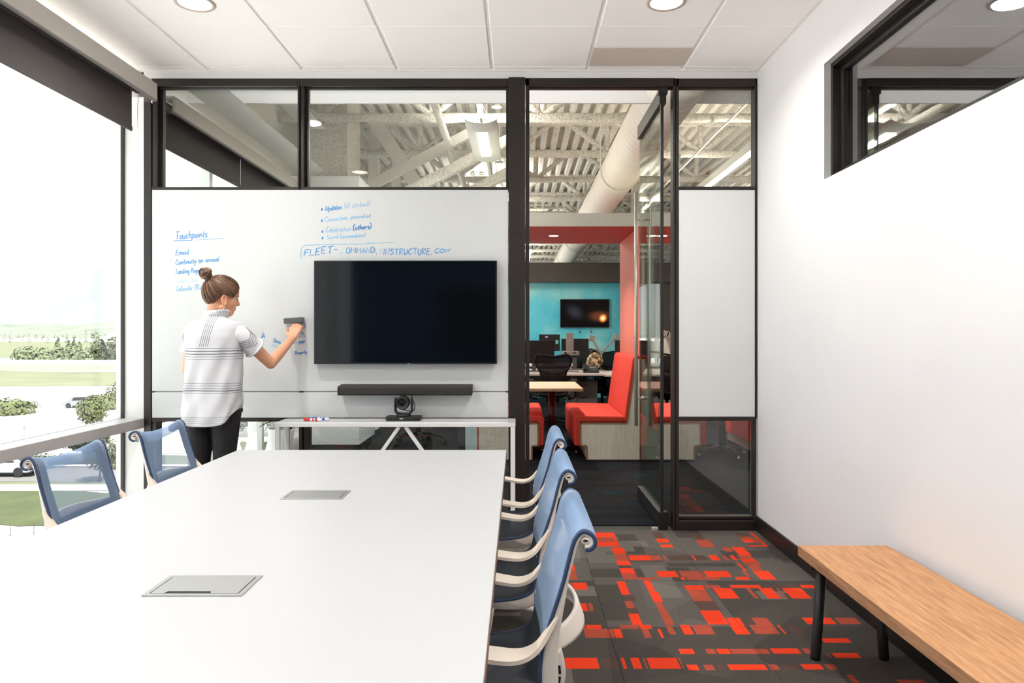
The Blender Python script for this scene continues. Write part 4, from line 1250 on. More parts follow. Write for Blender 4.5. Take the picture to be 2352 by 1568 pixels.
# hair: close cap swept back into a high bun
BUN = hp(-.104, -.002, .102)
ROOT = hp(-.080, 0, .084)
hc = hp(.0, 0, .026)
def scalp(dv, k=1.0):
    """surface point in direction dv (head frame) on the scalp ellipsoid"""
    q = Vector((dv[0] / .109, dv[1] / .0805, dv[2] / (.093 if dv[2] > 0 else .112)))
    L = q.length
    v = Vector(dv) / L * k
    return hc + fw * v.x + rt * v.y + up * v.z
def hairline(ph):
    """direction of the hairline around the head, ph=0 forehead, 90 her right ear, 180 nape"""
    a = abs(((ph + 180) % 360) - 180)
    tab = [(0, (.85, 0, .52)), (25, (.86, .25, .44)), (42, (.80, .48, .20)), (56, (.64, .70, -.20)), (66, (.50, .76, -.40)), (78, (.25, .93, -.36)), (92, (.0, .96, -.30)), (104, (-.22, .93, -.42)), (122, (-.38, .78, -.64)), (150, (-.46, .42, -.86)), (180, (-.50, 0, -.92))]
    for (a0, d0), (a1, d1) in zip(tab[:-1], tab[1:]):
        if a0 <= a <= a1:
            t = (a - a0) / (a1 - a0)
            d_ = Vector(d0).lerp(Vector(d1), t)
            break
    if ((ph + 180) % 360) - 180 < 0: d_.y = -d_.y
    return d_
rd = Vector(((ROOT - hc).dot(fw), (ROOT - hc).dot(rt), (ROOT - hc).dot(up)))
cp = MB()
NP, NR = 64, 14
def capf(a, c_):
    d0 = hairline(a * 360)
    d0 = d0.normalized(); d1 = rd.normalized()
    v = d0.lerp(d1, c_)
    if v.length < 1e-3: v = d1
    bump = 1.0 + .035 * math.sin(math.pi * min(1, c_ * 1.15)) - .03 * (1 - c_) ** 6
    return scalp(v, bump + .006 * math.sin(a * 150))
cp.grid(lambda a, c_: tuple(capf(a, c_)), NP, NR)
hair = cp.build('hair', M['hair'], wo, smooth=True)
rh = random.Random(3)
st = MB()
for k in range(190):
    a = rh.random()
    c0 = rh.uniform(0.0, .35)
    pts = []
    da = rh.uniform(-.012, .012)
    for j in range(9):
        c_ = c0 + (1 - c0) * j / 8
        d0 = hairline((a + da * math.sin(j / 8 * math.pi)) * 360).normalized()
        v = d0.lerp(rd.normalized(), c_)
        bump = 1.0 + .042 * math.sin(math.pi * min(1, c_ * 1.15)) - .03 * (1 - c_) ** 6 + rh.uniform(0, .006)
        pts.append(scalp(v, bump))
    st.tube(catmull(pts, 2), [rh.uniform(.0016, .0030)] * 17, 5, mi=rh.choice([0, 0, 1, 1, 2]), flat=.6)
st.build('hair_strands', M['hair'], hair, smooth=True)
bn_ = MB()
bd_ = (BUN - ROOT).normalized()
e1 = bd_.orthogonal().normalized(); e2 = bd_.cross(e1)
Bm = Matrix((e1, e2, bd_)).transposed()
bn_.ell(BUN + bd_ * .008, .033, .033, .028, 18, 12, Bm)
for k in range(34):
    tilt = Matrix.Rotation(rh.uniform(-.75, .75), 3, e1) @ Matrix.Rotation(rh.uniform(-.75, .75), 3, e2)
    r_ = rh.uniform(.026, .037); h_ = rh.uniform(-.012, .022)
    r_ *= math.sqrt(max(.25, 1 - (h_ - .004) ** 2 / .0016))
    s0, ln = rh.uniform(0, 6.28), rh.uniform(2, 4.2)
    pts = [BUN + tilt @ (e1 * r_ * math.cos(s0 + ln * j / 12) + e2 * r_ * math.sin(s0 + ln * j / 12) + bd_ * (h_ + .008 * math.sin(j * .5 + s0))) for j in range(13)]
    bn_.tube(pts, [.001 + .0042 * math.sin(math.pi * (j + .4) / 13) for j in range(13)], 5, mi=rh.choice([0, 0, 1, 1, 2]))
bn_.tube([ROOT.lerp(BUN, t) for t in (-.1, .3, .6)], [.022, .019, .022], 12)
bn_.build('bun', M['hair'], hair, smooth=True)

# ---- shirt
def shirt_mat():
    m, nt, out = new_mat('striped_cotton')
    bs = N(nt, 'ShaderNodeBsdfPrincipled'); bs.inputs['Roughness'].default_value = .85; bs.inputs['Specular IOR Level'].default_value = .15
    g = N(nt, 'ShaderNodeTexCoord'); sp = N(nt, 'ShaderNodeSeparateXYZ')
    nz = N(nt, 'ShaderNodeTexNoise'); nz.inputs['Scale'].default_value = 6
    L = nt.links.new
    L(g.outputs['Object'], sp.inputs[0]); L(g.outputs['Object'], nz.inputs['Vector'])
    base, ink = s2l((226, 225, 228)), s2l((100, 100, 112))
    def math_(op, a, b_=None):
        n = N(nt, 'ShaderNodeMath', operation=op)
        for i, x in enumerate((a, b_)):
            if x is None: continue
            if isinstance(x, (int, float)): n.inputs[i].default_value = x
            else: L(x, n.inputs[i])
        return n.outputs[0]
    wob = math_('MULTIPLY_ADD', nz.outputs[0], .010)
    wob.node.inputs[2].default_value = -.005
    def ramp(val, lo, hi, lines_, hw):
        mr = N(nt, 'ShaderNodeMapRange'); mr.inputs['From Min'].default_value = lo; mr.inputs['From Max'].default_value = hi
        L(val, mr.inputs['Value'])
        r = N(nt, 'ShaderNodeValToRGB'); r.color_ramp.interpolation = 'CONSTANT'
        r.color_ramp.elements[0].color = (0, 0, 0, 1); r.color_ramp.elements[1].position = .9999; r.color_ramp.elements[1].color = (0, 0, 0, 1)
        for z in sorted(lines_):
            a = (z - lo) / (hi - lo); w_ = hw / (hi - lo)
            e = r.color_ramp.elements.new(a - w_); e.color = (1, 1, 1, 1)
            e = r.color_ramp.elements.new(a + w_); e.color = (0, 0, 0, 1)
        L(mr.outputs[0], r.inputs[0])
        return r.outputs[0]
    zz = math_('ADD', sp.outputs[2], wob)
    def zl(v): return CZ - (v - VPV) * 4.1 / FPX
    hl = ramp(zz, .70, 1.30, [zl(v) for v in (801, 807, 813.5, 819.5, 825.5, 881, 886.5, 892, 897.5, 903, 958, 963, 968, 972.5)], .0014)
    xx = math_('ADD', sp.outputs[0], wob)
    vv = math_('DIVIDE', math_('SUBTRACT', math_('ADD', xx, math_('MULTIPLY', zz, -.22)), -.285), .0112)
    band = math_('MULTIPLY', math_('GREATER_THAN', vv, 0.0), math_('LESS_THAN', vv, 4.9))
    vl = math_('MULTIPLY', band, math_('LESS_THAN', math_('FRACT', vv), .24))
    mask = math_('MULTIPLY', math_('GREATER_THAN', sp.outputs[2], 1.215), math_('LESS_THAN', sp.outputs[1], .0))
    tot = math_('MAXIMUM', hl, math_('MULTIPLY', vl, mask))
    mx = N(nt, 'ShaderNodeMix', data_type='RGBA')
    mx.inputs[6].default_value = base + (1,); mx.inputs[7].default_value = ink + (1,)
    L(tot, mx.inputs[0]); L(mx.outputs[2], bs.inputs['Base Color'])
    tl = N(nt, 'ShaderNodeBsdfTranslucent'); tl.inputs[0].default_value = base + (1,)
    ms = N(nt, 'ShaderNodeMixShader'); ms.inputs[0].default_value = .18
    L(bs.outputs[0], ms.inputs[1]); L(tl.outputs[0], ms.inputs[2]); L(ms.outputs[0], out.inputs[0])
    return m
M['shirt'] = shirt_mat()
M['shirtplain'] = mat('white_cotton', (226, 225, 228), .85, var=.015, scale=20)
M['stripe'] = mat('grey_stripe', (112, 112, 124), .85, var=.05)
rings = [(1.402, -1.770, 4.203, .060, .058), (1.380, -1.772, 4.205, .072, .066), (1.364, -1.774, 4.205, .112, .080), (1.346, -1.776, 4.205, .146, .094), (1.315, -1.779, 4.205, .166, .103), (1.27, -1.780, 4.205, .168, .112), (1.20, -1.778, 4.205, .162, .114),
         (1.10, -1.776, 4.205, .158, .114), (1.00, -1.776, 4.205, .158, .117), (.90, -1.780, 4.205, .163, .122), (.82, -1.786, 4.205, .166, .128), (.756, -1.794, 4.20, .168, .130)]
def shirtf(a, c_):
    an = a * 2 * math.pi
    k = c_ * (len(rings) - 1); i = min(int(k), len(rings) - 2); t = k - i
    z, x, y, rx, ry = [p + (q - p) * t for p, q in zip(rings[i], rings[i + 1])]
    cs, sn = math.cos(an), math.sin(an)
    wr = 0.0
    if z < 1.30:
        s_ = min(1, (1.30 - z) / .2)
        wr = s_ * (.006 * math.sin(an * 5 + z * 9) + .004 * math.sin(an * 9 - z * 21) + .013 * mnoise.noise(Vector((cs * 2.2, sn * 2.2, z * 5))))
    hem = max(0.0, min(1, (.93 - z) / .17))
    z += hem * (.095 * abs(cs) ** 3.2 + .012 * max(0, sn))
    pw = .86
    ex = math.copysign(abs(cs) ** pw, cs); ey = math.copysign(abs(sn) ** pw, sn)
    return (x + ex * (rx + wr), y + ey * (ry + wr), z + .004 * mnoise.noise(Vector((cs * 3, sn * 3, z * 6))))
shirt = MB().grid(shirtf, 72, 66).build('shirt', M['shirt'], wo, smooth=True)
shirt.modifiers.new('cloth', 'SOLIDIFY').thickness = .002
def sleeve(a, b_, r0, r1):
    a, b_ = Vector(a), Vector(b_)
    d_ = (b_ - a).normalized()
    sx = -1 if a.x > -1.78 else 1
    pts = [a + Vector((sx * .085, .018, .004)), a + Vector((sx * .040, .010, .006)), a.lerp(b_, .12), a.lerp(b_, .45), a.lerp(b_, .8), a.lerp(b_, .93), b_]
    sl = MB().tube(pts, [r0 * .45, r0 * .80, r0 * .97, (r0 + r1) / 2, r1, r1 * 1.03, r1 * .9], 24, cap=False).build('sleeve', M['shirtplain'], shirt, smooth=True)
    sl.modifiers.new('cloth', 'SOLIDIFY').thickness = .002
    o1 = d_.cross(Vector((0, 1, 0))).normalized(); o2 = d_.cross(o1)
    q = MB()
    for t in (.30, .38, .46, .54, .62):
        c_ = a.lerp(b_, t); r = (r0 + (r1 - r0) * t) * 1.012
        q.tube([c_ + (o1 * math.cos(x) + o2 * math.sin(x)) * r + d_ * .02 * math.sin(x * 2) for x in [2 * math.pi * k / 24 for k in range(24)]], .0016, 4, closed=True)
    q.build('sleeve_stripes', M['stripe'], shirt, smooth=True)
    q = MB().tube([b_ + (o1 * math.cos(x) + o2 * math.sin(x)) * r1 * 1.02 - d_ * .008 for x in [2 * math.pi * k / 24 for k in range(24)]], .0055, 6, closed=True, flat=2.2).build('cuff', M['shirtplain'], shirt, smooth=True)
sleeve(SHR + Vector((-.008, 0, -.006)), SHR.lerp(ELR, .56), .060, .058)
sleeve(SHL + Vector((.012, 0, -.006)), SHL.lerp(ELL, .52), .056, .053)
co = MB()
def collar(a, c_):
    an = a * 2 * math.pi
    r = .058 + .012 * math.sin(c_ * math.pi) * 1.2 - .001 * c_ + (.012 * (c_ - .5) if c_ > .5 else 0)
    z = 1.378 + (.046 * math.sin(min(1, c_ * 1.6) * math.pi / 2) if c_ < .62 else .046 - .085 * (c_ - .62))
    return (-1.768 + math.cos(an) * (r + .002), 4.205 + math.sin(an) * r * .96, z + .006 * math.cos(an) - .012 * max(0, math.sin(an)))
co.grid(collar, 40, 8).build('collar', M['shirtplain'], shirt, smooth=True).modifiers.new('cloth', 'SOLIDIFY').thickness = .0022
cs_ = MB()
for an in (-1.15, -.95, -.75, -.55, -.35):
    cs_.tube([(-1.768 + math.cos(an) * .0765, 4.205 + math.sin(an) * .074, 1.421 + .006 * math.cos(an)), (-1.768 + math.cos(an + .1) * .080, 4.205 + math.sin(an + .1) * .078, 1.402 + .006 * math.cos(an))], .0014, 4)
cs_.build('collar_stripes', M['stripe'], shirt)

# ---- jeans
jn = Union()
jn.ell((-1.787, 4.206, .90), .146, .112, .085, 24, 12)
jn.ell((-1.722, 4.185, .845), .078, .080, .085, 20, 12); jn.ell((-1.852, 4.185, .845), .078, .080, .085, 20, 12)
jn.chain([(-1.708, 4.208, .83), (-1.718, 4.212, .64), (-1.730, 4.218, .46), (-1.742, 4.234, .28), (-1.752, 4.242, .10)], [.084, .070, .056, .050, .040])
jn.chain([(-1.864, 4.208, .83), (-1.868, 4.212, .64), (-1.872, 4.218, .46), (-1.876, 4.234, .28), (-1.878, 4.242, .10)], [.084, .070, .056, .050, .040])
je = jn.build('jeans', M['jeans'], wo, fix=False)
remesh(je, .008, 5)
for x in (-1.752, -1.880):
    s_ = Union().chain([(x, 4.235, .036), (x + .006, 4.33, .034), (x + .010, 4.385, .030)], [.045, .042, .034])
    MBs = s_.build('shoe', M['black'], wo, fix=False)
    remesh(MBs, .008, 4)

# ---- the eraser in her hand
er = thing('whiteboard_eraser', 'grey felt whiteboard eraser held against the board by the woman', 'eraser', (-1.458, 4.68, 1.374), absolute=False)
er.rotation_euler = (0, math.radians(-4), 0)
MB().box(-.062, .062, -.012, .014, -.017, .017).build('felt_pad', mat('grey_felt', (150, 150, 152), .95, var=.1, scale=150), er, bevel=.003)
MB().box(-.063, .063, -.026, -.012, -.018, .018).build('back_shell', mat('eraser_shell', (88, 88, 92), .5), er, bevel=.005)
# ================================================================== OPEN OFFICE BEYOND THE GLASS
def popcorn(name, rgb):
    """sprayed fireproofing: rough, pitted relief"""
    c = s2l(rgb)
    m, nt, out = new_mat(name)
    b = N(nt, 'ShaderNodeBsdfPrincipled'); b.inputs['Roughness'].default_value = .95; b.inputs['Specular IOR Level'].default_value = .1
    tc = N(nt, 'ShaderNodeTexCoord')
    n1 = N(nt, 'ShaderNodeTexNoise'); n1.inputs['Scale'].default_value = 38; n1.inputs['Detail'].default_value = 5
    r = N(nt, 'ShaderNodeValToRGB')
    r.color_ramp.elements[0].position = .32; r.color_ramp.elements[0].color = tuple(x * .72 for x in c) + (1,)
    r.color_ramp.elements[1].position = .52; r.color_ramp.elements[1].color = c + (1,)
    bp = N(nt, 'ShaderNodeBump'); bp.inputs['Strength'].default_value = .9; bp.inputs['Distance'].default_value = .03
    L = nt.links.new
    L(tc.outputs['Object'], n1.inputs['Vector']); L(n1.outputs[0], r.inputs[0]); L(r.outputs[0], b.inputs['Base Color'])
    L(n1.outputs[0], bp.inputs['Height']); L(bp.outputs[0], b.inputs['Normal']); L(b.outputs[0], out.inputs[0])
    return m
M['spray'] = popcorn('sprayed_fireproofing', (222, 218, 208))
M['whitesteel'] = mat('white_painted_steel', (216, 212, 204), .6, var=.03)
M['duct'] = mat('white_duct_paint', (232, 226, 216), .45, var=.02)

# ---- roof deck: corrugated steel under fireproofing, ribs along the depth
ZD = 4.02
dk = MB()
pitch, amp = .155, .038
prof = []
x = -2.6
while x < 7.0:
    prof += [(x, ZD), (x + pitch * .38, ZD), (x + pitch * .5, ZD + amp * 2), (x + pitch * .88, ZD + amp * 2)]
    x += pitch
vs, fs = [], []
ys = [4.84 + 1.5 * k for k in range(16)]
for y in ys: vs += [(a, y, b_) for a, b_ in prof]
n = len(prof)
for j in range(len(ys) - 1):
    fs += [(j * n + i, j * n + i + 1, (j + 1) * n + i + 1, (j + 1) * n + i) for i in range(n - 1)]
dk.add(vs, fs)
struct('roof_deck', dk, M['spray'], label='corrugated roof deck with sprayed fireproofing', fix=False)
struct('roof', MB().box(-3.1, 7.3, YB - .4, 27.5, 4.3, 4.5), M['officewall'], label='roof slab of the building')

# ---- open-web joists
ZJ = 3.59
def joist(y, fine):
    t = tag(empty('roof_joist', (2.0, y, ZJ)), 'open web roof joist with sprayed fireproofing', kind='structure')
    rj = random.Random(int(y * 100))
    for nm, z, hh in (('bottom_chord', ZJ, .085), ('top_chord', ZD - .03, .07)):
        pts = [(-2.6 + 9.6 * k / 48, y + rj.uniform(-.006, .006), z + hh / 2 + rj.uniform(-.006, .006)) for k in range(49)]
        MB().sweep(pts, (0, 1, 0), [.105 + rj.uniform(-.012, .012) for _ in pts], [hh + rj.uniform(-.012, .012) for _ in pts], rnd=.35).build(nm, M['spray'], t, smooth=True)
    step = 1.22
    k, x = 0, -2.5 + (0.333 if int(y * 2) % 2 else 0)
    if fine:
        while x < 6.4:
            for a, b_ in (((x, ZJ + .06), (x + step * .40, ZD)), ((x, ZJ + .06), (x - step * .40, ZD)), ((x, ZJ + .06), (x, ZD))):
                q = [Vector((a[0], y, a[1])).lerp(Vector((b_[0], y, b_[1])), s / 4) + Vector((rj.uniform(-.006, .006), 0, rj.uniform(-.006, .006))) for s in range(5)]
                MB().tube(q, [.036 + rj.uniform(-.006, .006) for _ in q], 8).build('web_member', M['spray'], t, smooth=True)
            x += step
    else:
        w_ = MB()
        while x < 6.4:
            for a, b_ in (((x, ZJ + .06), (x + step * .40, ZD)), ((x, ZJ + .06), (x - step * .40, ZD))):
                w_.tube([(a[0], y, a[1]), (b_[0], y, b_[1])], .034, 6)
            x += step
        o = w_.build('web_members', M['spray'], t, smooth=True); o['kind'] = 'stuff'
for k in range(13):
    joist(6.22 + 1.56 * k + (.03 if k else 0), k < 5)

# ---- big spiral duct
du = thing('spiral_duct', 'large white spiral duct running under the office roof', 'duct', (1.225, 12, 3.24))
R0 = .225
prof = []
y = 5.3
while y < 26:
    prof += [(R0, y), (R0, y + .10), (R0 + .006, y + .108), (R0 + .006, y + .116), (R0, y + .124)]
    y += .13
Md = Matrix.Rotation(-math.pi / 2, 3, 'X')
MB().lathe([(r, y) for r, y in prof], c=(1.225, 0, 3.24), n=36, M=Md).build('duct_pipe', M['duct'], du, smooth=False)
for p in du.children[0].data.polygons: p.use_smooth = True
for y in (8.6, 11.8, 15, 18.2):
    MB().tube([(1.225 + math.cos(a) * (R0 + .012), y, 3.24 + math.sin(a) * (R0 + .012)) for a in [math.pi * k / 14 + math.pi for k in range(15)]], .008, 6).tube([(1.225 - R0 - .012, y, 3.24), (1.225 - R0 - .012, y, 4.0)], .006, 6).tube([(1.225 + R0 + .012, y, 3.24), (1.225 + R0 + .012, y, 4.0)], .006, 6).build('duct_hanger', M['whitesteel'], du)
# smaller pipes and conduits
def pipe(name, x, z, r, y0, y1, label, m='spray'):
    o = MB().tube([(x, y0, z)] + [(x + random.uniform(-.006, .006), y0 + (y1 - y0) * k / 20, z + random.uniform(-.006, .006)) for k in range(1, 20)] + [(x, y1, z)], r, 10).build(name, M[m], None, smooth=True)
    for y in (y0 + 1.6, (y0 + y1) / 2, y1 - 1.2):
        MB().tube([(x, y, z), (x, y, ZD + .02)], .005, 5).build('hanger_rod', M['whitesteel'], o)
    return tag(o, label, 'pipe')
pipe('roof_pipe', -.80, 3.49, .042, 5.3, 16, 'rough sprayed pipe running along the office ceiling left of the pendant lamp')
pipe('roof_pipe', -.385, 3.56, .030, 5.3, 16, 'slim white pipe in line above the pendant lamp', 'whitesteel')
pipe('conduit', 2.62, 3.35, .008, 5.3, 18, 'thin white conduit above the linear lamp behind the right glass panel', 'whitesteel')
pipe('conduit', 2.80, 3.42, .010, 5.3, 18, 'thin white conduit farthest right under the office roof', 'whitesteel')
pipe('conduit', 2.15, 3.46, .012, 5.3, 18, 'white conduit crossing behind the right glass panel, nearest the duct', 'whitesteel')
# steel braces near the window side
def brace(a, b_, w_, m, label):
    o = MB().beam(a, b_, w_, w_ * .8, up=(0, 1, 0)).build('steel_brace', M[m], None, bevel=.004)
    return tag(o, label, 'brace')
brace(at(815, 210, 9.0), at(1010, 505, 9.0), .17, 'whitesteel', 'wide white diagonal brace falling to the right behind the glass')
brace(at(850, 427, 8.7), at(1110, 290, 8.7), .115, 'whitesteel', 'white diagonal brace rising towards the pendant lamp')
brace(at(930, 445, 8.4), at(1190, 310, 8.4), .12, 'spray', 'rough sprayed diagonal brace below the pendant lamp')
brace(at(985, 492, 8.9), at(1188, 385, 8.9), .12, 'spray', 'rough sprayed diagonal brace passing behind the dark post, lowest of them')
def column(u0, u1, y, z0, z1, m, label):
    a, b_ = at(u0, 766, y), at(u1, 766, y)
    return tag(MB().box(a.x, b_.x, y, y + .22, z0, z1).build('steel_post', M[m], None, bevel=.006), label, 'post')
column(846, 866, 9.6, 0, ZD, 'whitesteel', 'white steel post at the foot of the wide diagonal brace')
column(900, 915, 10.6, 0, ZD, 'whitesteel', 'slim white steel post behind the rising diagonal brace')
wbk = tag(empty('wall_core', (-1.98, 8.0, 0)), 'white core wall standing in the office', kind='structure')
MB().box(-2.44, -1.685, 7.62, 8.45, .11, 2.96).build('wall_panel', M['officewall'], wbk, bevel=.002)
MB().box(-2.42, -1.72, 7.66, 8.42, 0, .11).build('wall_base', M['black'], wbk)
MB().box(-2.30, -1.89, 7.95, 8.60, 2.96, ZD).build('sprayed_beam', M['spray'], wbk)
struct('wall_soffit', MB().box(-2.33, -2.05, 4.84, 7.6, 3.0, 3.012).box(-2.05, -1.85, 5.79, 6.9, 3.25, 3.262), mat('grey_soffit', (190, 188, 182), .8, var=.02), label='grey ceiling strip beside the office window')

# ---- pendants
M['shade'] = mat('pendant_shade', (236, 234, 228), .5, var=.01)
M['plens'] = emit('pendant_lens', (255, 248, 236), 2.6)
def pendant(x, z, y0, y1, label):
    t = thing('pendant_lamp', label, 'lamp', (x, (y0 + y1) / 2, z), absolute=False)
    L = (y1 - y0) / 2
    ws = .155
    def sh(a, b_):
        an = math.radians(-62 + 124 * b_)
        return (ws * math.sin(an) / math.sin(math.radians(62)), -L + 2 * L * a, .012 - .085 * math.cos(an) + .04)
    o = MB().grid(sh, 2, 22).build('shade', M['shade'], t, smooth=True)
    o.modifiers.new('thick', 'SOLIDIFY').thickness = .006
    MB().box(-.052, .052, -L * .62, L * .62, -.040, -.032).build('lens', M['plens'], t)
    MB().box(-.012, .012, -L * .9, L * .9, .02, .045).build('spine', M['whitesteel'], t)
    hw = MB()
    for y in (-L * .8, L * .8):
        hw.tube([(0, y, .04), (0, y, ZD - z - .0)], .004, 6); hw.tube([(-.1, y, .0), (0, y, .22)], .0022, 5); hw.tube([(.1, y, .0), (0, y, .22)], .0022, 5)
    hw.build('hanger_wires', M['whitesteel'], t)
    area_light('pendant_light', (0, 0, -.05), .10, PENDANT_W, (1, .96, .9), None, 170, shape='RECTANGLE', size_y=L * 1.2).parent = t
    area_light('pendant_uplight', (0, 0, .10), .20, PENDANT_W * .9, (1, .96, .9), None, 170, rot=(math.pi, 0, 0), shape='RECTANGLE', size_y=L * 1.6).parent = t
    return t
pendant(-.352, 3.29, 6.75, 8.25, 'white curved pendant lamp with a bright lens hanging in the office')
pendant(-.352, 3.29, 11.6, 13.1, 'second white curved pendant lamp farther back in the office')
def linear_lamp(x, z, y0, y1, label, pw=1.0):
    t = thing('linear_lamp', label, 'lamp', (x, (y0 + y1) / 2, z))
    MB().box(x - .045, x + .045, y0, y1, z, z + .08).build('housing', M['shade'], t, bevel=.006)
    MB().box(x - .038, x + .038, y0 + .02, y1 - .02, z - .004, z).build('lens', M['plens'], t)
    h = MB()
    for y in (y0 + .3, y1 - .3): h.tube([(x, y, z + .08), (x, y, ZD)], .006, 6)
    h.build('hanger_rods', M['whitesteel'], t)
    area_light('linear_light', (x, (y0 + y1) / 2, z - .012), .07, PENDANT_W * pw, (1, .90, .78), t, 175, shape='RECTANGLE', size_y=y1 - y0)
    area_light('linear_uplight', (x, (y0 + y1) / 2, z + .10), .07, PENDANT_W * pw * .7, (1, .90, .78), t, 175, rot=(math.pi, 0, 0), shape='RECTANGLE', size_y=y1 - y0)
linear_lamp(2.26, 3.04, 6.6, 10.4, 'long white linear lamp hanging behind the right glass panel', .7)
linear_lamp(.25, 3.12, 15.6, 21.5, 'long white linear lamp hanging deep in the office', 1.6)
linear_lamp(4.4, 3.04, 7.0, 14, 'long white linear lamp at the far right of the office', 2.2)
ww = thing('added_wash_lamp', 'long white lamp added out of view behind the header to brighten the dropped fascia', 'lamp', (-.4, 4.90, 3.30))  # added lamp, unseen above the header, to brighten the white fascia strip
MB().box(-2.3, 1.5, YW + FR, 4.93, 3.28, 3.34).build('housing', M['shade'], ww, bevel=.004)
MB().box(-2.28, 1.48, 4.93, 4.934, 3.285, 3.335).build('lens', M['plens'], ww)
area_light('added_wash_light', (-.4, 4.94, 3.31), .05, 5.5, (1, .98, .95), ww, 160, rot=(math.radians(84), 0, 0), shape='RECTANGLE', size_y=.05).data.size = 3.7
def sprinkler(p, label):
    t = thing('sprinkler', label, 'sprinkler', p, absolute=False)
    MB().lathe([(.008, .0), (.052, .003), (.052, .008), (.008, .012)], n=18).build('escutcheon', M['whitesteel'], t)
    MB().tube([(0, 0, .01), (0, 0, ZD - p[2])], .008, 6).build('drop_pipe', M['whitesteel'], t)
sprinkler(tuple(at(1141, 247, 7.4)), 'round white sprinkler plate right above the pendant lamp')
sprinkler(tuple(at(1147, 373, 9.2)), 'round white sprinkler plate just right of the lower end of the pendant lamp')
sprinkler(tuple(at(1511, 372, 9.0)), 'round white sprinkler plate seen through the open glass door')

# ---- red booth portal
M['redpaint'] = mat('red_paint', (176, 34, 24), .5, var=.03, scale=4)
M['redleg'] = mat('coral_red_paint', (198, 102, 80), .5, var=.03, scale=4)
M['fascia'] = mat('grey_white_fascia', (204, 200, 190), .6, var=.02, scale=4)
PY0, PY1, PZ = 7.35, 8.77, 2.393
po = thing('booth_portal', 'red lined canopy frame over the booth seats', 'canopy', (.4, 8.0, 0))
MB().box(-.54, 5.5, PY0 + .004, PY1, PZ, PZ + .124).build('canopy_top', M['fascia'], po)
MB().box(-.40, 1.243, PY0 + .004, PY1, PZ - .006, PZ).build('red_soffit', M['redpaint'], po)
MB().box(1.262, 5.5, PY0 + .004, PY1, PZ - .006, PZ).build('red_soffit', M['redpaint'], po)
MB().box(-.54, 5.5, PY0 - .006, PY0 + .004, PZ - .008, PZ + .126).build('fascia', M['fascia'], po)
MB().box(1.243, 1.262, PY0, PY1, 0, PZ).build('red_side_panel', M['redleg'], po)
MB().box(-.54, -.42, PY0, PY1, 0, PZ).build('portal_leg', mat('pale_aqua_panel', (196, 214, 216), .6, var=.02), po)
MB().box(-.42, -.40, PY0 + .004, PY1, 0, PZ).build('red_side_panel', M['redleg'], po)
M['spot'] = emit('canopy_spot', (255, 250, 244), 14)
for x in (.40, 1.62):
    y = 8.06
    s_ = thing('canopy_downlight', 'small bright spotlight in the red canopy ' + ('above the booth table' if x < 1 else 'behind the glass door'), 'ceiling light', (x, y, PZ - .006), absolute=False)
    MB().lathe([(.050, .0), (.052, -.004), (.062, -.002), (.062, .0)], n=20, cap=False).build('trim_ring', M['steel'], s_)
    MB().lathe([(.002, -.004), (.05, -.004), (.05, -.001), (.002, -.001)], n=20).build('lens', M['spot'], s_)
    area_light('spot', (x, y, PZ - .02), .08, 16, (1, .9, .8), s_, 120)

# ---- booth benches
M['redfab'] = mat('red_upholstery', (202, 54, 36), .8, var=.03, scale=14, bump=.05, bscale=400)
M['ashwood'] = wood('pale_ash_panel', (214, 204, 186), (234, 226, 210), 'Z', .55)
M['bandwood'] = mat('brown_edge_band', (158, 112, 80), .5, var=.08, scale=30)
def booth(xb, s, label):
    """bench against x = xb, seat facing direction s along x"""
    def xx(d): return xb + s * d
    t = thing('booth_bench', label, 'bench', (xx(.3), 8.06, 0), group='red booth benches in the office')
    seat_front, base_front, skirt = .665, .60, .135
    # end panels of pale wood, with a brown edge band
    for y0, y1 in ((PY0, PY0 + .02), (PY1 - .02, PY1)):
        poly = [(xx(0), 0), (xx(base_front - .055), 0), (xx(base_front - .055), skirt), (xx(base_front + .01), skirt), (xx(base_front + .01), .375), (xx(.125), .375), (xx(.035), 1.03), (xx(0), 1.03)]
        MB().prism(poly, 'y', y0, y1).build('end_panel', M['ashwood'], t)
    band = MB()
    for a, b_ in (((base_front + .004, skirt), (base_front + .004, .375)), ((base_front + .01, .370), (.125, .370)), ((.128, .375), (.038, 1.03)), ((base_front - .06, skirt + .006), (base_front + .01, skirt + .006)), ((base_front - .061, 0), (base_front - .061, skirt))):
        band.beam((xx(a[0]), PY0 + .008, a[1]), (xx(b_[0]), PY0 + .008, b_[1]), .018, .024, up=(0, 1, 0))
    band.build('edge_band', M['bandwood'], t)
    MB().box(xx(.0), xx(base_front - .06), PY0 + .02, PY1 - .02, 0, skirt).build('plinth', M['ashwood'], t)
    sp = [(xx(.10), .385), (xx(base_front + .005), .385), (xx(base_front + .005), skirt + .005), (xx(seat_front), skirt + .005), (xx(seat_front + .004), .41), (xx(seat_front - .008), .438), (xx(seat_front - .035), .447), (xx(.10), .438)]
    MB().prism(sp, 'y', PY0 + .004, PY1 - .004).build('seat_cushion', M['redfab'], t, bevel=.012)
    bp = [(xx(.128), .385), (xx(.150), .445), (xx(.072), 1.02), (xx(.058), 1.055), (xx(.03), 1.068), (xx(.003), 1.06), (xx(.003), 1.03), (xx(.038), 1.03)]
    MB().prism(bp, 'y', PY0 + .004, PY1 - .004).build('back_cushion', M['redfab'], t, bevel=.012)
    return t
booth(1.2435, -1, 'red booth bench on pale wood, in the doorway right of the cafe table')
booth(1.2625, 1, 'red booth bench back to back with the doorway one, behind the glass door')
booth(-.400, 1, 'red booth bench facing the cafe table, mostly hidden by the dark post')
booth(3.10, -1, 'red booth bench seen low through the right glass panel')

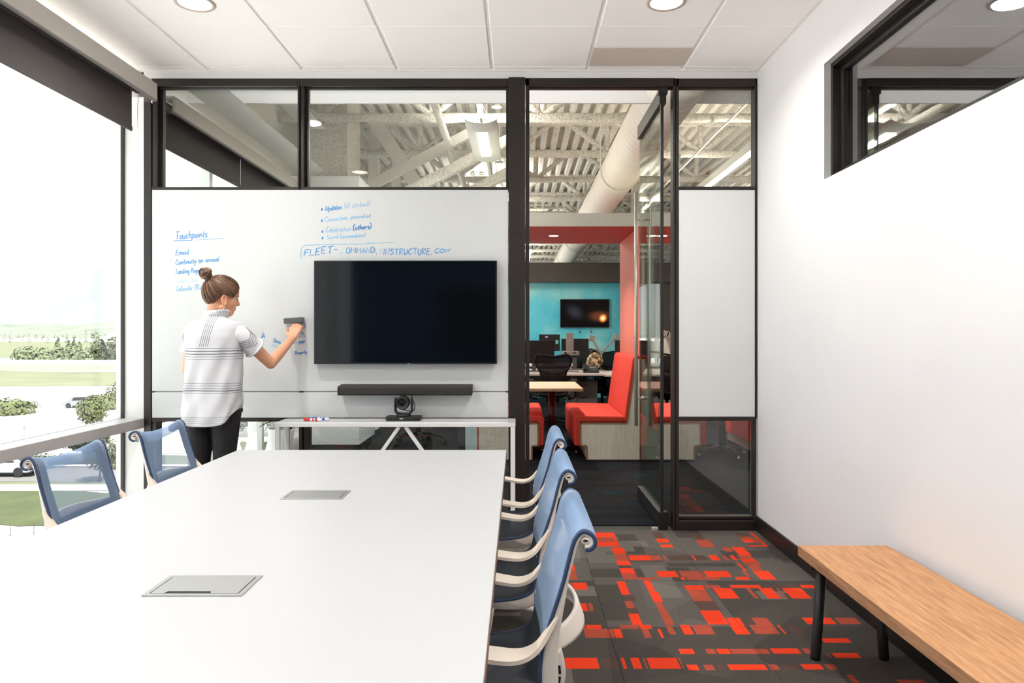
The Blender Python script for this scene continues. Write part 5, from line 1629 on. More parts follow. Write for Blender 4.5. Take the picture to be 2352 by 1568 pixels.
# ---- cafe tables in the booths
M['pinktop'] = mat('peach_laminate', (222, 170, 142), .4, var=.02, scale=6)
M['topedge'] = mat('table_edge_oak', (170, 130, 98), .5, var=.08, scale=30)
M['darkpost'] = mat('dark_brown_metal', (58, 40, 36), .3, metal=.6, var=.05)
def cafe(xc, label):
    t = thing('cafe_table', label, 'table', (xc, 7.68, 0), absolute=False, group='cafe tables between the booth benches')
    MB().box(-.285, .285, -.52, .51, .712, .742).build('tabletop', M['pinktop'], t, bevel=.003)
    MB().box(-.287, .287, -.522, .512, .714, .740).build('edge_band', M['topedge'], t)
    MB().lathe([(.037, .05), (.037, .712)], n=20).build('pedestal', M['darkpost'], t, smooth=True)
    for k in range(4):
        a = math.radians(20 + 90 * k)
        c, s = math.cos(a), math.sin(a)
        q = [(c * .02, s * .02, .085), (c * .16, s * .16, .075), (c * .27, s * .27, .048), (c * .29, s * .29, .03)]
        MB().sweep(q, (-s, c, 0), [.05, .045, .038, .03], [.03, .026, .022, .018], rnd=.3).build('foot', M['darkpost'], t, smooth=True)
        MB().lathe([(.012, 0), (.016, .004), (.010, .025)], c=(c * .285, s * .285, 0), n=10).build('glide', M['steel'], t)
    return t
cafe(.362, 'peach topped cafe table in the booth framed by the doorway')
cafe(2.18, 'peach topped cafe table whose foot shows through the low right glass pane')

# ---- black mesh office chair
M['blackmesh'] = see_through('black_mesh_weave', (16, 16, 17), .97)
def office_chair():
    t = thing('office_chair', 'x', 'chair', absolute=False)
    # the back lies in x-z, sitter faces +y
    out = [(-.235, .93), (-.225, .985), (-.18, 1.015), (-.11, 1.008), (0, .992), (.11, 1.008), (.18, 1.015), (.225, .985), (.235, .93), (.205, .85), (.165, .78), (.155, .66), (.185, .55), (.15, .50), (0, .49), (-.15, .50), (-.185, .55), (-.155, .66), (-.165, .78), (-.205, .85)]
    def bend(x, z): return (x, -.26 + .12 * (x / .24) ** 2 * .5 - .10 * (z - .5), z)
    loop = catmull([bend(x, z) for x, z in out], 4, closed=True)
    MB().tube(loop, .013, 8, closed=True).build('back_frame', M['blackmatte'], t, smooth=True)
    def ms(a, b_):
        z = .495 + (.50) * a
        e = [p for p in out]
        # half width of the outline at this height
        hw = .15
        for (x0, z0), (x1, z1) in zip(out[6:14], out[7:15]):
            lo, hi = min(z0, z1), max(z0, z1)
            if lo <= z <= hi and hi > lo: hw = x0 + (x1 - x0) * (z - z0) / (z1 - z0)
        x = (b_ * 2 - 1) * hw
        return bend(x, z)
    MB().grid(ms, 16, 10).build('back_mesh', M['blackmesh'], t, smooth=True)
    lb = catmull([bend(x, z) for x, z in [(-.205, .86), (-.15, .805), (0, .77), (.15, .805), (.205, .86)]], 4)
    MB().tube(lb, .014, 8).build('lumbar_band', M['blackmatte'], t, smooth=True)
    MB().sweep(catmull([(0, -.30, .80), (0, -.30, .66), (0, -.27, .50), (0, -.20, .42), (0, -.06, .40)], 4), (1, 0, 0), .055, .026, rnd=.3).build('back_spine', M['blackmatte'], t, smooth=True)
    def st_(a, b_):
        x = (b_ * 2 - 1); y = -.22 + .46 * a
        return (x * (.235 - .03 * (2 * a - 1) ** 2), y, .47 - .03 * max(0, a - .7) / .3 + .015 * x * x)
    MB().grid(st_, 10, 10).build('seat', M['blackmesh'], t, smooth=True)
    fr = [st_(0, k / 8) for k in range(9)] + [st_(k / 8, 1) for k in range(1, 9)] + [st_(1, 1 - k / 8) for k in range(1, 9)] + [st_(1 - k / 8, 0) for k in range(1, 8)]
    MB().tube(fr, .016, 8, closed=True).build('seat_frame', M['blackmatte'], t, smooth=True)
    MB().box(-.09, .09, -.14, .12, .385, .44).build('tilt_housing', M['blackmatte'], t, bevel=.012)
    for s in (-1, 1):
        MB().tube(catmull([(s * .20, -.06, .43), (s * .29, -.06, .45), (s * .30, -.08, .56), (s * .29, -.06, .655)], 4), .016, 8).build('arm_post', M['blackmatte'], t, smooth=True)
        MB().sweep([(s * .285, -.16, .665), (s * .29, -.02, .672), (s * .28, .12, .665)], (1, 0, 0), [.07, .085, .06], .028, rnd=.4).build('arm_pad', M['rubber'], t, smooth=True)
    MB().lathe([(.03, .10), (.03, .25), (.024, .26), (.024, .39)], n=16).build('column', M['blackmatte'], t, smooth=True)
    for k in range(5):
        a = math.radians(54 + 72 * k)
        c, s = math.cos(a), math.sin(a)
        MB().tube(catmull([(c * .02, s * .02, .135), (c * .15, s * .15, .125), (c * .29, s * .29, .085)], 4), [.03, .029, .028, .027, .026, .024, .022, .02, .018], 8, flat=.7).build('leg', M['blackmatte'], t, smooth=True)
        Mz = Matrix.Rotation(a + .5, 3, 'Z') @ Matrix.Rotation(math.pi / 2, 3, 'Y')
        w_ = MB()
        for dd in (-.017, .017):
            off = Matrix.Rotation(a + .5, 3, 'Z') @ Vector((dd, 0, 0))
            w_.lathe([(.008, -.011), (.027, -.010), (.031, -.004), (.031, .004), (.027, .010), (.008, .011)], c=(c * .295 + off.x, s * .295 + off.y, .031), n=14, M=Mz)
        w_.tube([(c * .295, s * .295, .031), (c * .295, s * .295, .085)], .009, 8)
        w_.build('caster', M['rubber'], t, smooth=True)
    return t
oc = office_chair()
for k, (x, y, r, lab) in enumerate([(.455, 9.55, 0, 'black mesh office chair with its back to the doorway, at the near desk'),
                                    (1.28, 10.95, math.pi * .9, 'black office chair beyond the desk, right of the patterned bag'),
                                    (1.16, 12.3, math.pi * 1.05, 'black office chair farthest back, behind the patterned bag'),
                                    (-1.16, 8.35, .35, 'black office chair whose star base shows under the console table'),
                                    (-.80, 10.0, 2.2, 'black office chair farther back, its casters just showing under the console table'),
                                    (2.05, 9.9, .2, 'black office chair seen between door frame and booth')]):
    c = oc if k == 0 else copy_tree(oc)
    c.location = (x, y, 0); c.rotation_euler = (0, 0, r)
    tag(c, lab, 'chair', 'black office chairs')

# ---- desks
M['desktop'] = mat('desk_laminate_grey_white', (214, 206, 198), .5, var=.02)
M['deskleg'] = mat('desk_grey_metal', (98, 96, 94), .5, var=.04)
def desk(x0, x1, y0, y1, z, label):
    t = thing('office_desk', label, 'desk', ((x0 + x1) / 2, (y0 + y1) / 2, 0))
    MB().box(x0, x1, y0, y1, z - .03, z).build('desktop', M['desktop'], t, bevel=.003)
    MB().box(x0 + .1, x1 - .1, y1 - .10, y1 - .07, .30, z - .03).build('modesty_panel', M['deskleg'], t)
    for x in (x0 + .12, x1 - .42):
        MB().box(x, x + .07, y0 + .35, y0 + .43, .03, z - .03).build('leg', M['deskleg'], t, bevel=.004)
        MB().box(x - .0, x + .07, y0 + .05, y1 - .1, 0, .03).build('foot', M['deskleg'], t, bevel=.004)
    MB().box(x0 + .6, x0 + .95, y0 + .3, y0 + .42, z - .12, z - .06).build('cable_tray', M['steelwhite'], t)
    return t
desk(-1.05, 1.19, 9.98, 11.35, .735, 'long pale desk behind the cafe table with a phone on it')
desk(1.21, 3.3, 10.05, 11.4, .715, 'pale desk continuing right behind the booth bench')
desk(-1.0, 1.3, 12.6, 13.6, .735, 'pale desk in the back row near the turquoise wall')
def pedestal(x, y, label):
    t = thing('drawer_pedestal', label, 'cabinet', (x, y, 0), absolute=False)
    MB().box(-.2, .2, -.25, .25, .04, .60).build('carcass', M['deskleg'], t, bevel=.004)
    for k in range(3):
        dr = MB().box(-.19, .19, -.262, -.25, .06 + .18 * k, .225 + .18 * k).build('drawer', M['deskleg'], t, bevel=.003)
        MB().box(-.06, .06, -.272, -.262, .18 + .18 * k, .192 + .18 * k).build('handle', M['blackmetal'], dr)
    for sx in (-.15, .15):
        for sy in (-.2, .2): MB().lathe([(.02, 0), (.02, .04)], c=(sx, sy, 0), n=10).build('caster', M['rubber'], t)
pedestal(.95, 10.65, 'grey drawer pedestal under the pale desk')
pedestal(1.55, 10.7, 'grey drawer pedestal under the right hand desk')

# ---- monitors and desk things
def monitor(x0, x1, y, z0, z1, dz, label, facing=-1):
    t = thing('monitor', label, 'monitor', ((x0 + x1) / 2, y, dz))
    MB().box(x0, x1, y, y + .03, z0, z1).build('panel', M['bezel'], t, bevel=.004)
    s = y - .0012 if facing < 0 else y + .03
    MB().box(x0 + .01, x1 - .01, s, s + .0012, z0 + .018, z1 - .01).build('screen', M['black'], t)
    c = (x0 + x1) / 2
    MB().box(c - .03, c + .03, y + .03, y + .055, dz + .015, z0 + .12).build('stand', M['deskleg'], t)
    MB().box(c - .12, c + .12, y - .06, y + .12, dz, dz + .015).build('foot', M['deskleg'], t, bevel=.003)
    return t
monitor(-.06, .53, 10.55, .85, 1.188, .735, 'black monitor on the near desk beside the door jamb')
mb_ = monitor(.37, .742, 12.75, .98, 1.275, .735, 'black monitor at the back with a turquoise sticky note')
MB().box(.665, .712, 12.745, 12.7485, 1.11, 1.175).build('sticky_note', mat('note_aqua', (110, 200, 196), .7), mb_)
MB().box(.48, .53, 12.745, 12.7485, 1.215, 1.245).build('sticky_note', mat('note_pink', (206, 150, 190), .7), mb_)
monitor(.665, 1.085, 11.05, .925, 1.21, .735, 'black monitor behind the grey monitor riser')
monitor(1.47, 1.95, 10.9, .90, 1.19, .715, 'black monitor beside the red side panel')
M['armgrey'] = mat('grey_plastic', (158, 152, 148), .5, var=.03)
ra = thing('monitor_riser', 'grey upright sit-stand riser between the monitors', 'riser', (.745, 10.45, .735))
MB().box(.70, .808, 10.44, 10.47, .99, 1.30).build('upright', M['armgrey'], ra, bevel=.006)
MB().box(.64, .885, 10.36, 10.56, .975, 1.035).build('carriage', M['armgrey'], ra, bevel=.012)
for x in (.67, .80): MB().box(x, x + .03, 10.352, 10.36, 1.0, 1.02).build('slot', M['black'], ra)
MB().box(.735, .775, 10.42, 10.50, .735, .99).build('post', M['armgrey'], ra)
MB().box(.62, .88, 10.34, 10.6, .735, .75).build('foot', M['armgrey'], ra, bevel=.003)
def marm(x, y, dz, pts, label):
    t = thing('monitor_bracket', label, 'monitor bracket', (x, y, dz))
    MB().tube([(x, y, dz), (x, y, dz + .26)], .018, 10).build('post', M['armgrey'], t, smooth=True)
    MB().box(x - .05, x + .05, y - .05, y + .05, dz, dz + .012).build('clamp', M['armgrey'], t)
    for p in pts:
        MB().beam((x, y, dz + .25), p, .035, .03).build('arm', M['armgrey'], t, bevel=.006)
        MB().obox(p, .045, .012, .045, Matrix.Rotation(.3, 3, 'Y')).build('mounting_plate', M['armgrey'], t, bevel=.004)
marm(1.30, 11.25, .735 - .02, [tuple(at(1360, 777, 11.2)), tuple(at(1414, 774, 11.2))], 'grey double monitor arm beside the red side panel')
marm(2.38, 11.1, .715, [tuple(at(1529, 766, 11.0)), tuple(at(1538, 770, 11.0))], 'grey monitor arm seen between the door frame posts')
ph = thing('desk_phone', 'black desk phone with its handset on the pale desk', 'phone', (1.03, 10.18, .735), absolute=False)
Mt = Matrix.Rotation(math.radians(32), 3, 'X')
MB().prism([(-.09, .0), (.09, .015), (.09, .10), (-.09, .02)], 'x', -.11, .11).build('phone_body', M['black'], ph, bevel=.006)
MB().obox((.03, .005, .075), .05, .022, .003, Mt).build('display', mat('lcd_grey', (122, 124, 120), .3), ph)
k_ = MB()
for i in range(4):
    for j in range(4): k_.obox((-.005 + j * .028, -.075 + i * .021, .030 + i * .0105), .010, .006, .004, Mt)
k_.build('keypad', M['deskleg'], ph)
MB().sweep(catmull([(-.085, -.08, .05), (-.085, -.03, .075), (-.085, .05, .105), (-.085, .09, .12)], 4), (1, 0, 0), .045, .026, rnd=.45).build('handset', M['black'], ph, smooth=True)
# patterned bag
def camo():
    m, nt, out = new_mat('tan_patterned_cloth')
    b = N(nt, 'ShaderNodeBsdfPrincipled'); b.inputs['Roughness'].default_value = .9
    tc = N(nt, 'ShaderNodeTexCoord'); n1 = N(nt, 'ShaderNodeTexNoise'); n1.inputs['Scale'].default_value = 14; n1.inputs['Detail'].default_value = 2
    r = N(nt, 'ShaderNodeValToRGB'); r.color_ramp.interpolation = 'CONSTANT'
    e = r.color_ramp.elements
    e[0].color = s2l((84, 62, 46)) + (1,); e[1].position = .45; e[1].color = s2l((170, 136, 98)) + (1,)
    k = e.new(.56); k.color = s2l((226, 206, 176)) + (1,)
    nt.links.new(tc.outputs['Object'], n1.inputs['Vector']); nt.links.new(n1.outputs[0], r.inputs[0]); nt.links.new(r.outputs[0], b.inputs['Base Color']); nt.links.new(b.outputs[0], out.inputs[0])
    return m
bagp = at(1366, 836, 11.2)
bg_ = thing('bag', 'tan patterned cloth bag slumped on the desk beside the phone', 'bag', (bagp.x, 11.22, .735), absolute=False)
def bagf(a, b_):
    th, p_ = a * math.pi, b_ * 2 * math.pi
    r = 1 + .16 * mnoise.noise(Vector((math.cos(p_) * 2, math.sin(p_) * 2, th * 2)))
    return (.13 * math.sin(th) * math.cos(p_) * r, .10 * math.sin(th) * math.sin(p_) * r, .125 - .125 * math.cos(th) * r if a > .5 else .125 - .122 * math.cos(th))
MB().grid(bagf, 16, 24).build('bag_body', camo(), bg_, smooth=True)
MB().tube(catmull([(-.07, -.02, .22), (-.05, -.03, .29), (.02, -.03, .30), (.06, -.02, .23)], 5), .008, 6).build('strap', M['deskleg'], bg_, smooth=True)

# ---- turquoise feature wall with a dark header, and its screen
def teal():
    m, nt, out = new_mat('turquoise_mural')
    b = N(nt, 'ShaderNodeBsdfPrincipled'); b.inputs['Roughness'].default_value = .6
    tc = N(nt, 'ShaderNodeTexCoord')
    n1 = N(nt, 'ShaderNodeTexNoise'); n1.inputs['Scale'].default_value = 1.6; n1.inputs['Detail'].default_value = 5
    r = N(nt, 'ShaderNodeValToRGB')
    e = r.color_ramp.elements
    e[0].position = .3; e[0].color = s2l((70, 172, 200)) + (1,); e[1].position = .72; e[1].color = s2l((150, 208, 206)) + (1,)
    k = e.new(.52); k.color = s2l((88, 192, 206)) + (1,)
    vo = N(nt, 'ShaderNodeTexVoronoi'); vo.inputs['Scale'].default_value = 3.2
    r2 = N(nt, 'ShaderNodeValToRGB'); r2.color_ramp.elements[0].position = .02; r2.color_ramp.elements[0].color = (.5, .5, .5, 1); r2.color_ramp.elements[1].position = .14; r2.color_ramp.elements[1].color = (0, 0, 0, 1)
    mx = N(nt, 'ShaderNodeMix', data_type='RGBA'); mx.inputs[7].default_value = s2l((190, 206, 176)) + (1,)
    L = nt.links.new
    L(tc.outputs['Object'], n1.inputs['Vector']); L(n1.outputs[0], r.inputs[0]); L(tc.outputs['Object'], vo.inputs['Vector']); L(vo.outputs['Distance'], r2.inputs[0])
    L(r.outputs[0], mx.inputs[6]); L(r2.outputs[0], mx.inputs[0]); L(mx.outputs[2], b.inputs['Base Color']); L(b.outputs[0], out.inputs[0])
    return m
YT = 14.5
struct('wall_far', MB().box(-.2, 2.2, YT, YT + .12, 0, 2.32), teal(), label='turquoise mural wall deep in the office')
struct('trim_3', MB().box(-1.2, 3.6, YT - .25, YT + .2, 2.31, 2.70), mat('charcoal_header', (64, 57, 51), .7, var=.04), label='charcoal header above the turquoise wall')
struct('wall_far_right', MB().box(2.2, 3.6, YT - .2, YT + .12, 0, 2.31), mat('charcoal_wall', (62, 56, 52), .7, var=.04), label='charcoal wall end right of the turquoise wall')
a_, b_ = at(1287, 687, YT - .06), at(1399.5, 752, YT - .06)
t2 = thing('television', 'black wall screen with a painted orange reflection on the turquoise wall', 'television', ((a_.x + b_.x) / 2, YT - .05, b_.z))
MB().box(a_.x, b_.x, YT - .05, YT - .01, b_.z, a_.z).build('cabinet', M['bezel'], t2, bevel=.004)
def glow():  # screen is off; a lamp's reflection is painted on as emissive blobs
    m, nt, out = new_mat('screen_painted_reflection')
    b = N(nt, 'ShaderNodeBsdfPrincipled'); b.inputs['Roughness'].default_value = .25; b.inputs['Specular IOR Level'].default_value = .12; b.inputs['Base Color'].default_value = (.006, .005, .006, 1)
    tc = N(nt, 'ShaderNodeTexCoord')
    L = nt.links.new
    def blob(cx, cz, rx, rz, rot=0):
        mp = N(nt, 'ShaderNodeMapping', vector_type='TEXTURE')
        mp.inputs['Location'].default_value = (cx, 0, cz); mp.inputs['Rotation'].default_value = (0, rot, 0); mp.inputs['Scale'].default_value = (rx, 1e3, rz)
        g = N(nt, 'ShaderNodeTexGradient', gradient_type='SPHERICAL')
        L(tc.outputs['Object'], mp.inputs[0]); L(mp.outputs[0], g.inputs[0])
        return g.outputs['Fac']
    W_, H_ = b_.x - a_.x, a_.z - b_.z
    def ramp(f, c0, c1, c2):
        r = N(nt, 'ShaderNodeValToRGB')
        e = r.color_ramp.elements
        e[0].color = (0, 0, 0, 1); e[1].color = c2 + (1,)
        k = e.new(.55); k.color = c1 + (1,)
        k = e.new(.25); k.color = c0 + (1,)
        L(f, r.inputs[0])
        return r.outputs[0]
    c1 = ramp(blob(W_ * .37, H_ * .33, .09, .10, .5), (.20, .05, .01), (.9, .30, .06), (1.0, .78, .5))
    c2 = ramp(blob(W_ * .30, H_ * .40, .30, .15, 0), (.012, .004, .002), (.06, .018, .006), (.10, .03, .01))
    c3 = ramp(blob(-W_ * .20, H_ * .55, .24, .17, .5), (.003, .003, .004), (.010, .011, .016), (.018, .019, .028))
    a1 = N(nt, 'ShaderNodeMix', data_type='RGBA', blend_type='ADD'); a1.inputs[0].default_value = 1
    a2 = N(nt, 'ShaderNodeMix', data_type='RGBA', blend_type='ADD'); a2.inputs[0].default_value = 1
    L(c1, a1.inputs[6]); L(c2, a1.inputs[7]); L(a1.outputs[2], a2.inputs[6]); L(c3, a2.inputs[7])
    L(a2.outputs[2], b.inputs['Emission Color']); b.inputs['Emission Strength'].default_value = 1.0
    L(b.outputs[0], out.inputs[0])
    return m
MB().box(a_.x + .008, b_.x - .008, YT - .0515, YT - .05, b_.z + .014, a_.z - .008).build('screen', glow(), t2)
for u in (1331, 1357.5):
    p = at(u, 757, YT - .03); q = at(u, 762, YT - .03)
    MB().tube([(p.x, YT - .02, b_.z + .02), (p.x, YT - .02, q.z + .02)], .004, 6).ell((q.x, YT - .02, q.z), .02, .015, .02, 10, 8).build('cable_drop', M['deskleg'], t2)

# ---- outer shell of the office
struct('wall_far_end', MB().box(-2.6, 7.2, 26.9, 27.1, -.1, 4.4), M['officewall'], label='far end wall of the office')
struct('wall_far_side', MB().box(7.0, 7.2, YB, 27.1, -.1, 4.4), M['officewall'], label='outer side wall of the office')
struct('wall_next_room', MB().box(1.70, 7.0, YB - .12, YB, -.1, 4.4), M['officewall'], label='end wall of the next room')
# a bright column and cabinet seen through the door leaf
tag(MB().box(1.95, 2.15, 12.2, 12.4, 0, ZD).build('building_column', M['officewall'], None, bevel=.006), 'white building column seen through the glass door leaf', 'column')
ca = thing('storage_cabinet', 'low grey-white cabinet seen through the glass door leaf', 'cabinet', (2.6, 12.0, 0))
MB().box(2.2, 3.1, 11.9, 12.35, .05, 1.22).build('carcass', M['armgrey'], ca, bevel=.004)
MB().box(2.22, 3.08, 11.92, 12.33, 0, .05).build('plinth', M['black'], ca)
for x in (2.21, 2.66):
    dr = MB().box(x, x + .43, 11.885, 11.9, .07, 1.20).build('door', M['desktop'], ca, bevel=.003)
    MB().box(x + .36, x + .375, 11.872, 11.885, .6, .8).build('handle', M['steel'], dr)

# ---- potted plant by the office window
pp = thing('potted_plant', 'green plant in a large white tapered pot behind the low glass', 'plant', (-1.935, 6.05, 0), absolute=False)
MB().lathe([(.10, 0), (.115, .01), (.165, .49), (.160, .50), (.150, .49), (.148, .455), (.01, .455)], n=40).build('pot', mat('white_pot', (232, 232, 230), .4, var=.01), pp, smooth=True)
MB().ell((0, 0, .452), .148, .148, .018, 24, 6).build('soil', mat('bark_soil', (88, 70, 54), .95, var=.5, scale=60, bump=.6, bscale=90), pp, smooth=True)
M['leaf'] = mat('plant_leaf', (96, 132, 70), .5, var=.2, scale=12)
rp_ = random.Random(9)
st_m = MB()
for k in range(7):
    a = k * .9
    st_m.tube(catmull([(.02 * math.cos(a), .02 * math.sin(a), .45), (.05 * math.cos(a), .05 * math.sin(a), .8), (.12 * math.cos(a), .12 * math.sin(a), 1.1 + .1 * math.sin(k))], 4), .006, 6)
st_m.build('stem', mat('plant_stem', (90, 84, 50), .7), pp, smooth=True)
def leaf(p, d_, l, w_):
    d_ = Vector(d_).normalized(); sd = d_.cross(Vector((0, 0, 1))).normalized()
    p = Vector(p); up_ = sd.cross(d_)
    vs = []
    for t, ww in ((0, .05), (.25, .8), (.5, 1), (.75, .7), (1, .02)):
        c = p + d_ * l * t - Vector((0, 0, 1)) * l * .35 * t * t
        vs += [c - sd * w_ * ww + up_ * w_ * .2, c, c + sd * w_ * ww + up_ * w_ * .2]
    fs = []
    for i in range(4):
        fs += [(3 * i, 3 * i + 1, 3 * i + 4, 3 * i + 3), (3 * i + 1, 3 * i + 2, 3 * i + 5, 3 * i + 4)]
    return vs, fs
for k in range(34):
    a = rp_.uniform(0, 6.28); z = rp_.uniform(.62, 1.15); r = .03 + (z - .45) * .14
    if k < 6: z = .55 + .03 * k; r = .05
    v_, f_ = leaf((r * math.cos(a), r * math.sin(a), z), (math.cos(a), math.sin(a), rp_.uniform(.0, .6)), rp_.uniform(.14, .24), .03)
    MB().add(v_, f_).build('leaf', M['leaf'], pp, smooth=True, fix=False)
# ================================================================== OUTSIDE
ZG = -8.2
HG = CZ - ZG
def gy(v): return HG * FPX / (v - VPV)
M['grass'] = mat('lawn_grass', (54, 60, 26), .95, var=.22, scale=.5, bump=.2, bscale=30)
M['dry'] = mat('dry_earth', (212, 208, 203), .95, var=.08, scale=.15)
M['asphalt'] = mat('pale_asphalt', (92, 89, 88), .9, var=.08, scale=.4)
M['concrete'] = mat('pale_concrete', (214, 210, 204), .9, var=.05, scale=.6)
M['field'] = mat('field_grass', (86, 88, 62), .95, var=.18, scale=.08)
M['tanfield'] = mat('tan_field', (110, 101, 88), .95, var=.14, scale=.05)
M['rock'] = mat('white_gravel', (128, 125, 120), .95, var=.45, scale=5, bump=.6, bscale=14)
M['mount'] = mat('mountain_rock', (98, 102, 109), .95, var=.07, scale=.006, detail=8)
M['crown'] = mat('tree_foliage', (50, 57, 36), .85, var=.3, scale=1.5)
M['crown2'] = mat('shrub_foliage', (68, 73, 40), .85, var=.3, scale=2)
M['hazycrown'] = mat('haze_tinted_foliage', (118, 124, 104), .9, var=.15, scale=.3)  # far foliage paled in its colour to stand in for distance haze
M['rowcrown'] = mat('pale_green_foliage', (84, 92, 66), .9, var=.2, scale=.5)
M['bark'] = mat('tree_bark', (70, 60, 52), .9, var=.2)
def ground(name, y0, y1, x0, x1, dz, m, label, wob=0.0):
    def fn(a, b_):
        x = x0 + (x1 - x0) * b_
        e = wob * math.sin(x * .35) + wob * .5 * math.sin(x * .9 + 1)
        return (x, y0 + (y1 - y0) * a + e * (1 if a in (0, 1) else 0), ZG + dz)
    o = MB().grid(fn, 1, 40).build(name, M[m], None, fix=False)
    return tag(o, label, kind='structure')
ground('ground', -60, 3000, -2600, 900, 0, 'dry', 'pale dry ground outside the building')
ground('ground_gravel', gy(1262), gy(1195), -80, 4, .02, 'rock', 'white gravel strip near the building', .8)
ground('ground_lawn', gy(1203), gy(1128), -110, 12, .04, 'grass', 'green lawn below the window', .5)
ground('ground_path', gy(1128), gy(1114), -110, 12, .05, 'concrete', 'pale footpath behind the lawn')
ground('ground_verge', gy(1114), gy(1107), -110, 12, .04, 'field', 'dry grass verge beside the road')
ground('ground_road', gy(1107), gy(1074), -140, 12, .05, 'asphalt', 'pale grey road beyond the lawn')
ground('ground_kerb', gy(1074), gy(1070), -140, 12, .12, 'concrete', 'pale kerb on the far side of the road')
ground('ground_bank', gy(1070), gy(1046), -140, 12, .04, 'field', 'dry grassy bank behind the road', .8)
ground('ground_lot', gy(1042), gy(905), -400, 20, .04, 'concrete', 'bright pale parking lot')
ground('ground_strip', gy(884), gy(852), -800, 30, .04, 'field', 'thin yellow-green grass strip', 3)
ground('ground_field', gy(852), gy(836), -900, 30, .05, 'tanfield', 'tan field in front of the distant trees')
ground('ground_meadow', gy(822), gy(784), -1200, 60, .05, 'field', 'pale green meadow behind the distant trees')
# mountains
def mount(y, hmax, seed, label, m, lo, amp):
    def fn(a, b_):
        x = -2900 * y / 2300 + 3600 * y / 2300 * b_
        u = VPU + x / y * FPX
        n_ = mnoise.fractal(Vector((b_ * 14 + seed, a * 2, seed)), 1.0, 2.1, 6)
        prof = hmax * (lo + (1 - lo) * max(0, min(1, (u + 80) / 360)))
        return (x, y + y * .4 * a, ZG - 2 + prof * a ** .9 * (1 + amp * n_) + a * (1 - a) * 30 * n_)
    o = MB().grid(fn, 30, 160).build('mountain', m, None, smooth=True, fix=False)
    return tag(o, label, kind='structure')
mount(2300, 430, 3, 'pale mountain ridge on the horizon', M['mount'], .70, .10)
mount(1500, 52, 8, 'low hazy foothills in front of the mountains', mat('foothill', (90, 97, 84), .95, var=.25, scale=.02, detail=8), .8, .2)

# trees: crown of leaf tufts on a trunk
def crown_mesh(mb, c, rx, rz, n, size, rr, cone=False):
    for k in range(n):
        th = math.acos(rr.uniform(-1, 1)); ph = rr.uniform(0, 6.283); q = rr.uniform(.55, 1.0)
        d_ = Vector((math.sin(th) * math.cos(ph), math.sin(th) * math.sin(ph), math.cos(th)))
        f_ = 1.0
        if cone: f_ = max(.12, (1 - d_.z * q) * .62)
        p = Vector(c) + Vector((d_.x * rx * q * f_, d_.y * rx * q * f_, d_.z * rz * q))
        if p.z < .05: continue
        a = d_.orthogonal().normalized(); a = Matrix.Rotation(rr.uniform(0, 6.28), 3, d_) @ a
        b_ = d_.cross(a)
        a = (a + d_ * rr.uniform(-.5, .5)).normalized()
        s = size * rr.uniform(.6, 1.3)
        mb.add([p - a * s - b_ * s * .6, p + a * s * .2 - b_ * s * .8, p + a * s, p + b_ * s * .8], [(0, 1, 2, 3)])
def tree(x, y, h, r, label, kind='round', m='crown', n=420, group=None, name='tree', trunk=.35, leaf_size=.085):
    rr = random.Random(int(abs(x * 31 + y * 17)))
    t = thing(name, label, 'tree' if name == 'tree' else 'bush', (x, y, ZG), group=group, absolute=False)
    if trunk > .06:
        MB().tube([(0, 0, 0), (.02 * h * .2, 0, h * trunk), (0, 0, h * .8)], [h * .025, h * .018, h * .006], 8).build('trunk', M['bark'], t, smooth=True)
    cm = MB()
    z0 = h * trunk * .8
    c_z, r_z = ((h + z0) / 2, (h - z0) / 2) if trunk > .06 else (.12 * h, .88 * h)
    crown_mesh(cm, (0, 0, c_z), r, r_z, int(n * 3.5), r * leaf_size, rr, kind == 'cone')
    o = cm.build('crown', M[m], t, fix=False)
    return t
def atg(u, v):
    y = gy(v)
    return (u - VPU) / FPX * y, y
x, y = atg(230, 1108); tree(x, y, 2.9, 1.15, 'young street tree by the footpath, seen through the nearest window side chair', n=260)
x, y = atg(197, 1066); tree(x, y, 2.7, 1.7, 'dark spreading tree across the road, seen through the nearest window side chair', n=420, trunk=.45)
x, y = atg(146, 1066); tree(x, y, .9, .8, 'low round shrub across the road, left of the dark spreading tree', n=220, name='bush', trunk=.05)
x, y = atg(92, 1072); tree(x, y, 1.0, 1.3, 'wide low shrub on the bank across the road', n=260, name='bush', trunk=.05)
x, y = atg(274, 1075); tree(x, y, 2.4, 1.1, 'yellow-green shrub beside the corner of the window below the sill', m='crown2', n=420, name='bush', trunk=.05)
x, y = atg(212, 985); tree(x, y, 3.4, 1.5, 'rounded green tree just above the sill by the window corner', m='crown2', n=520, name='tree', trunk=.1)
x, y = atg(232, 940); tree(x, y, 2.0, 2.8, 'yellow-green bush in the parking lot by the window corner', m='crown2', n=420, name='bush', trunk=.03)
x, y = atg(272, 930); tree(x, y, 3.2, 2.2, 'grey-green bush cut off by the window corner', m='crown2', n=420, name='bush', trunk=.03)
x, y = atg(18, 952); tree(x, y, 2.0, 3.0, 'dry brush patch at the left edge of the window', m='crown2', n=360, name='bush', trunk=.03)
x, y = atg(66, 938); tree(x, y, 1.2, 1.4, 'small dry bush right of the dry brush patch', m='crown2', n=160, name='bush', trunk=.03)
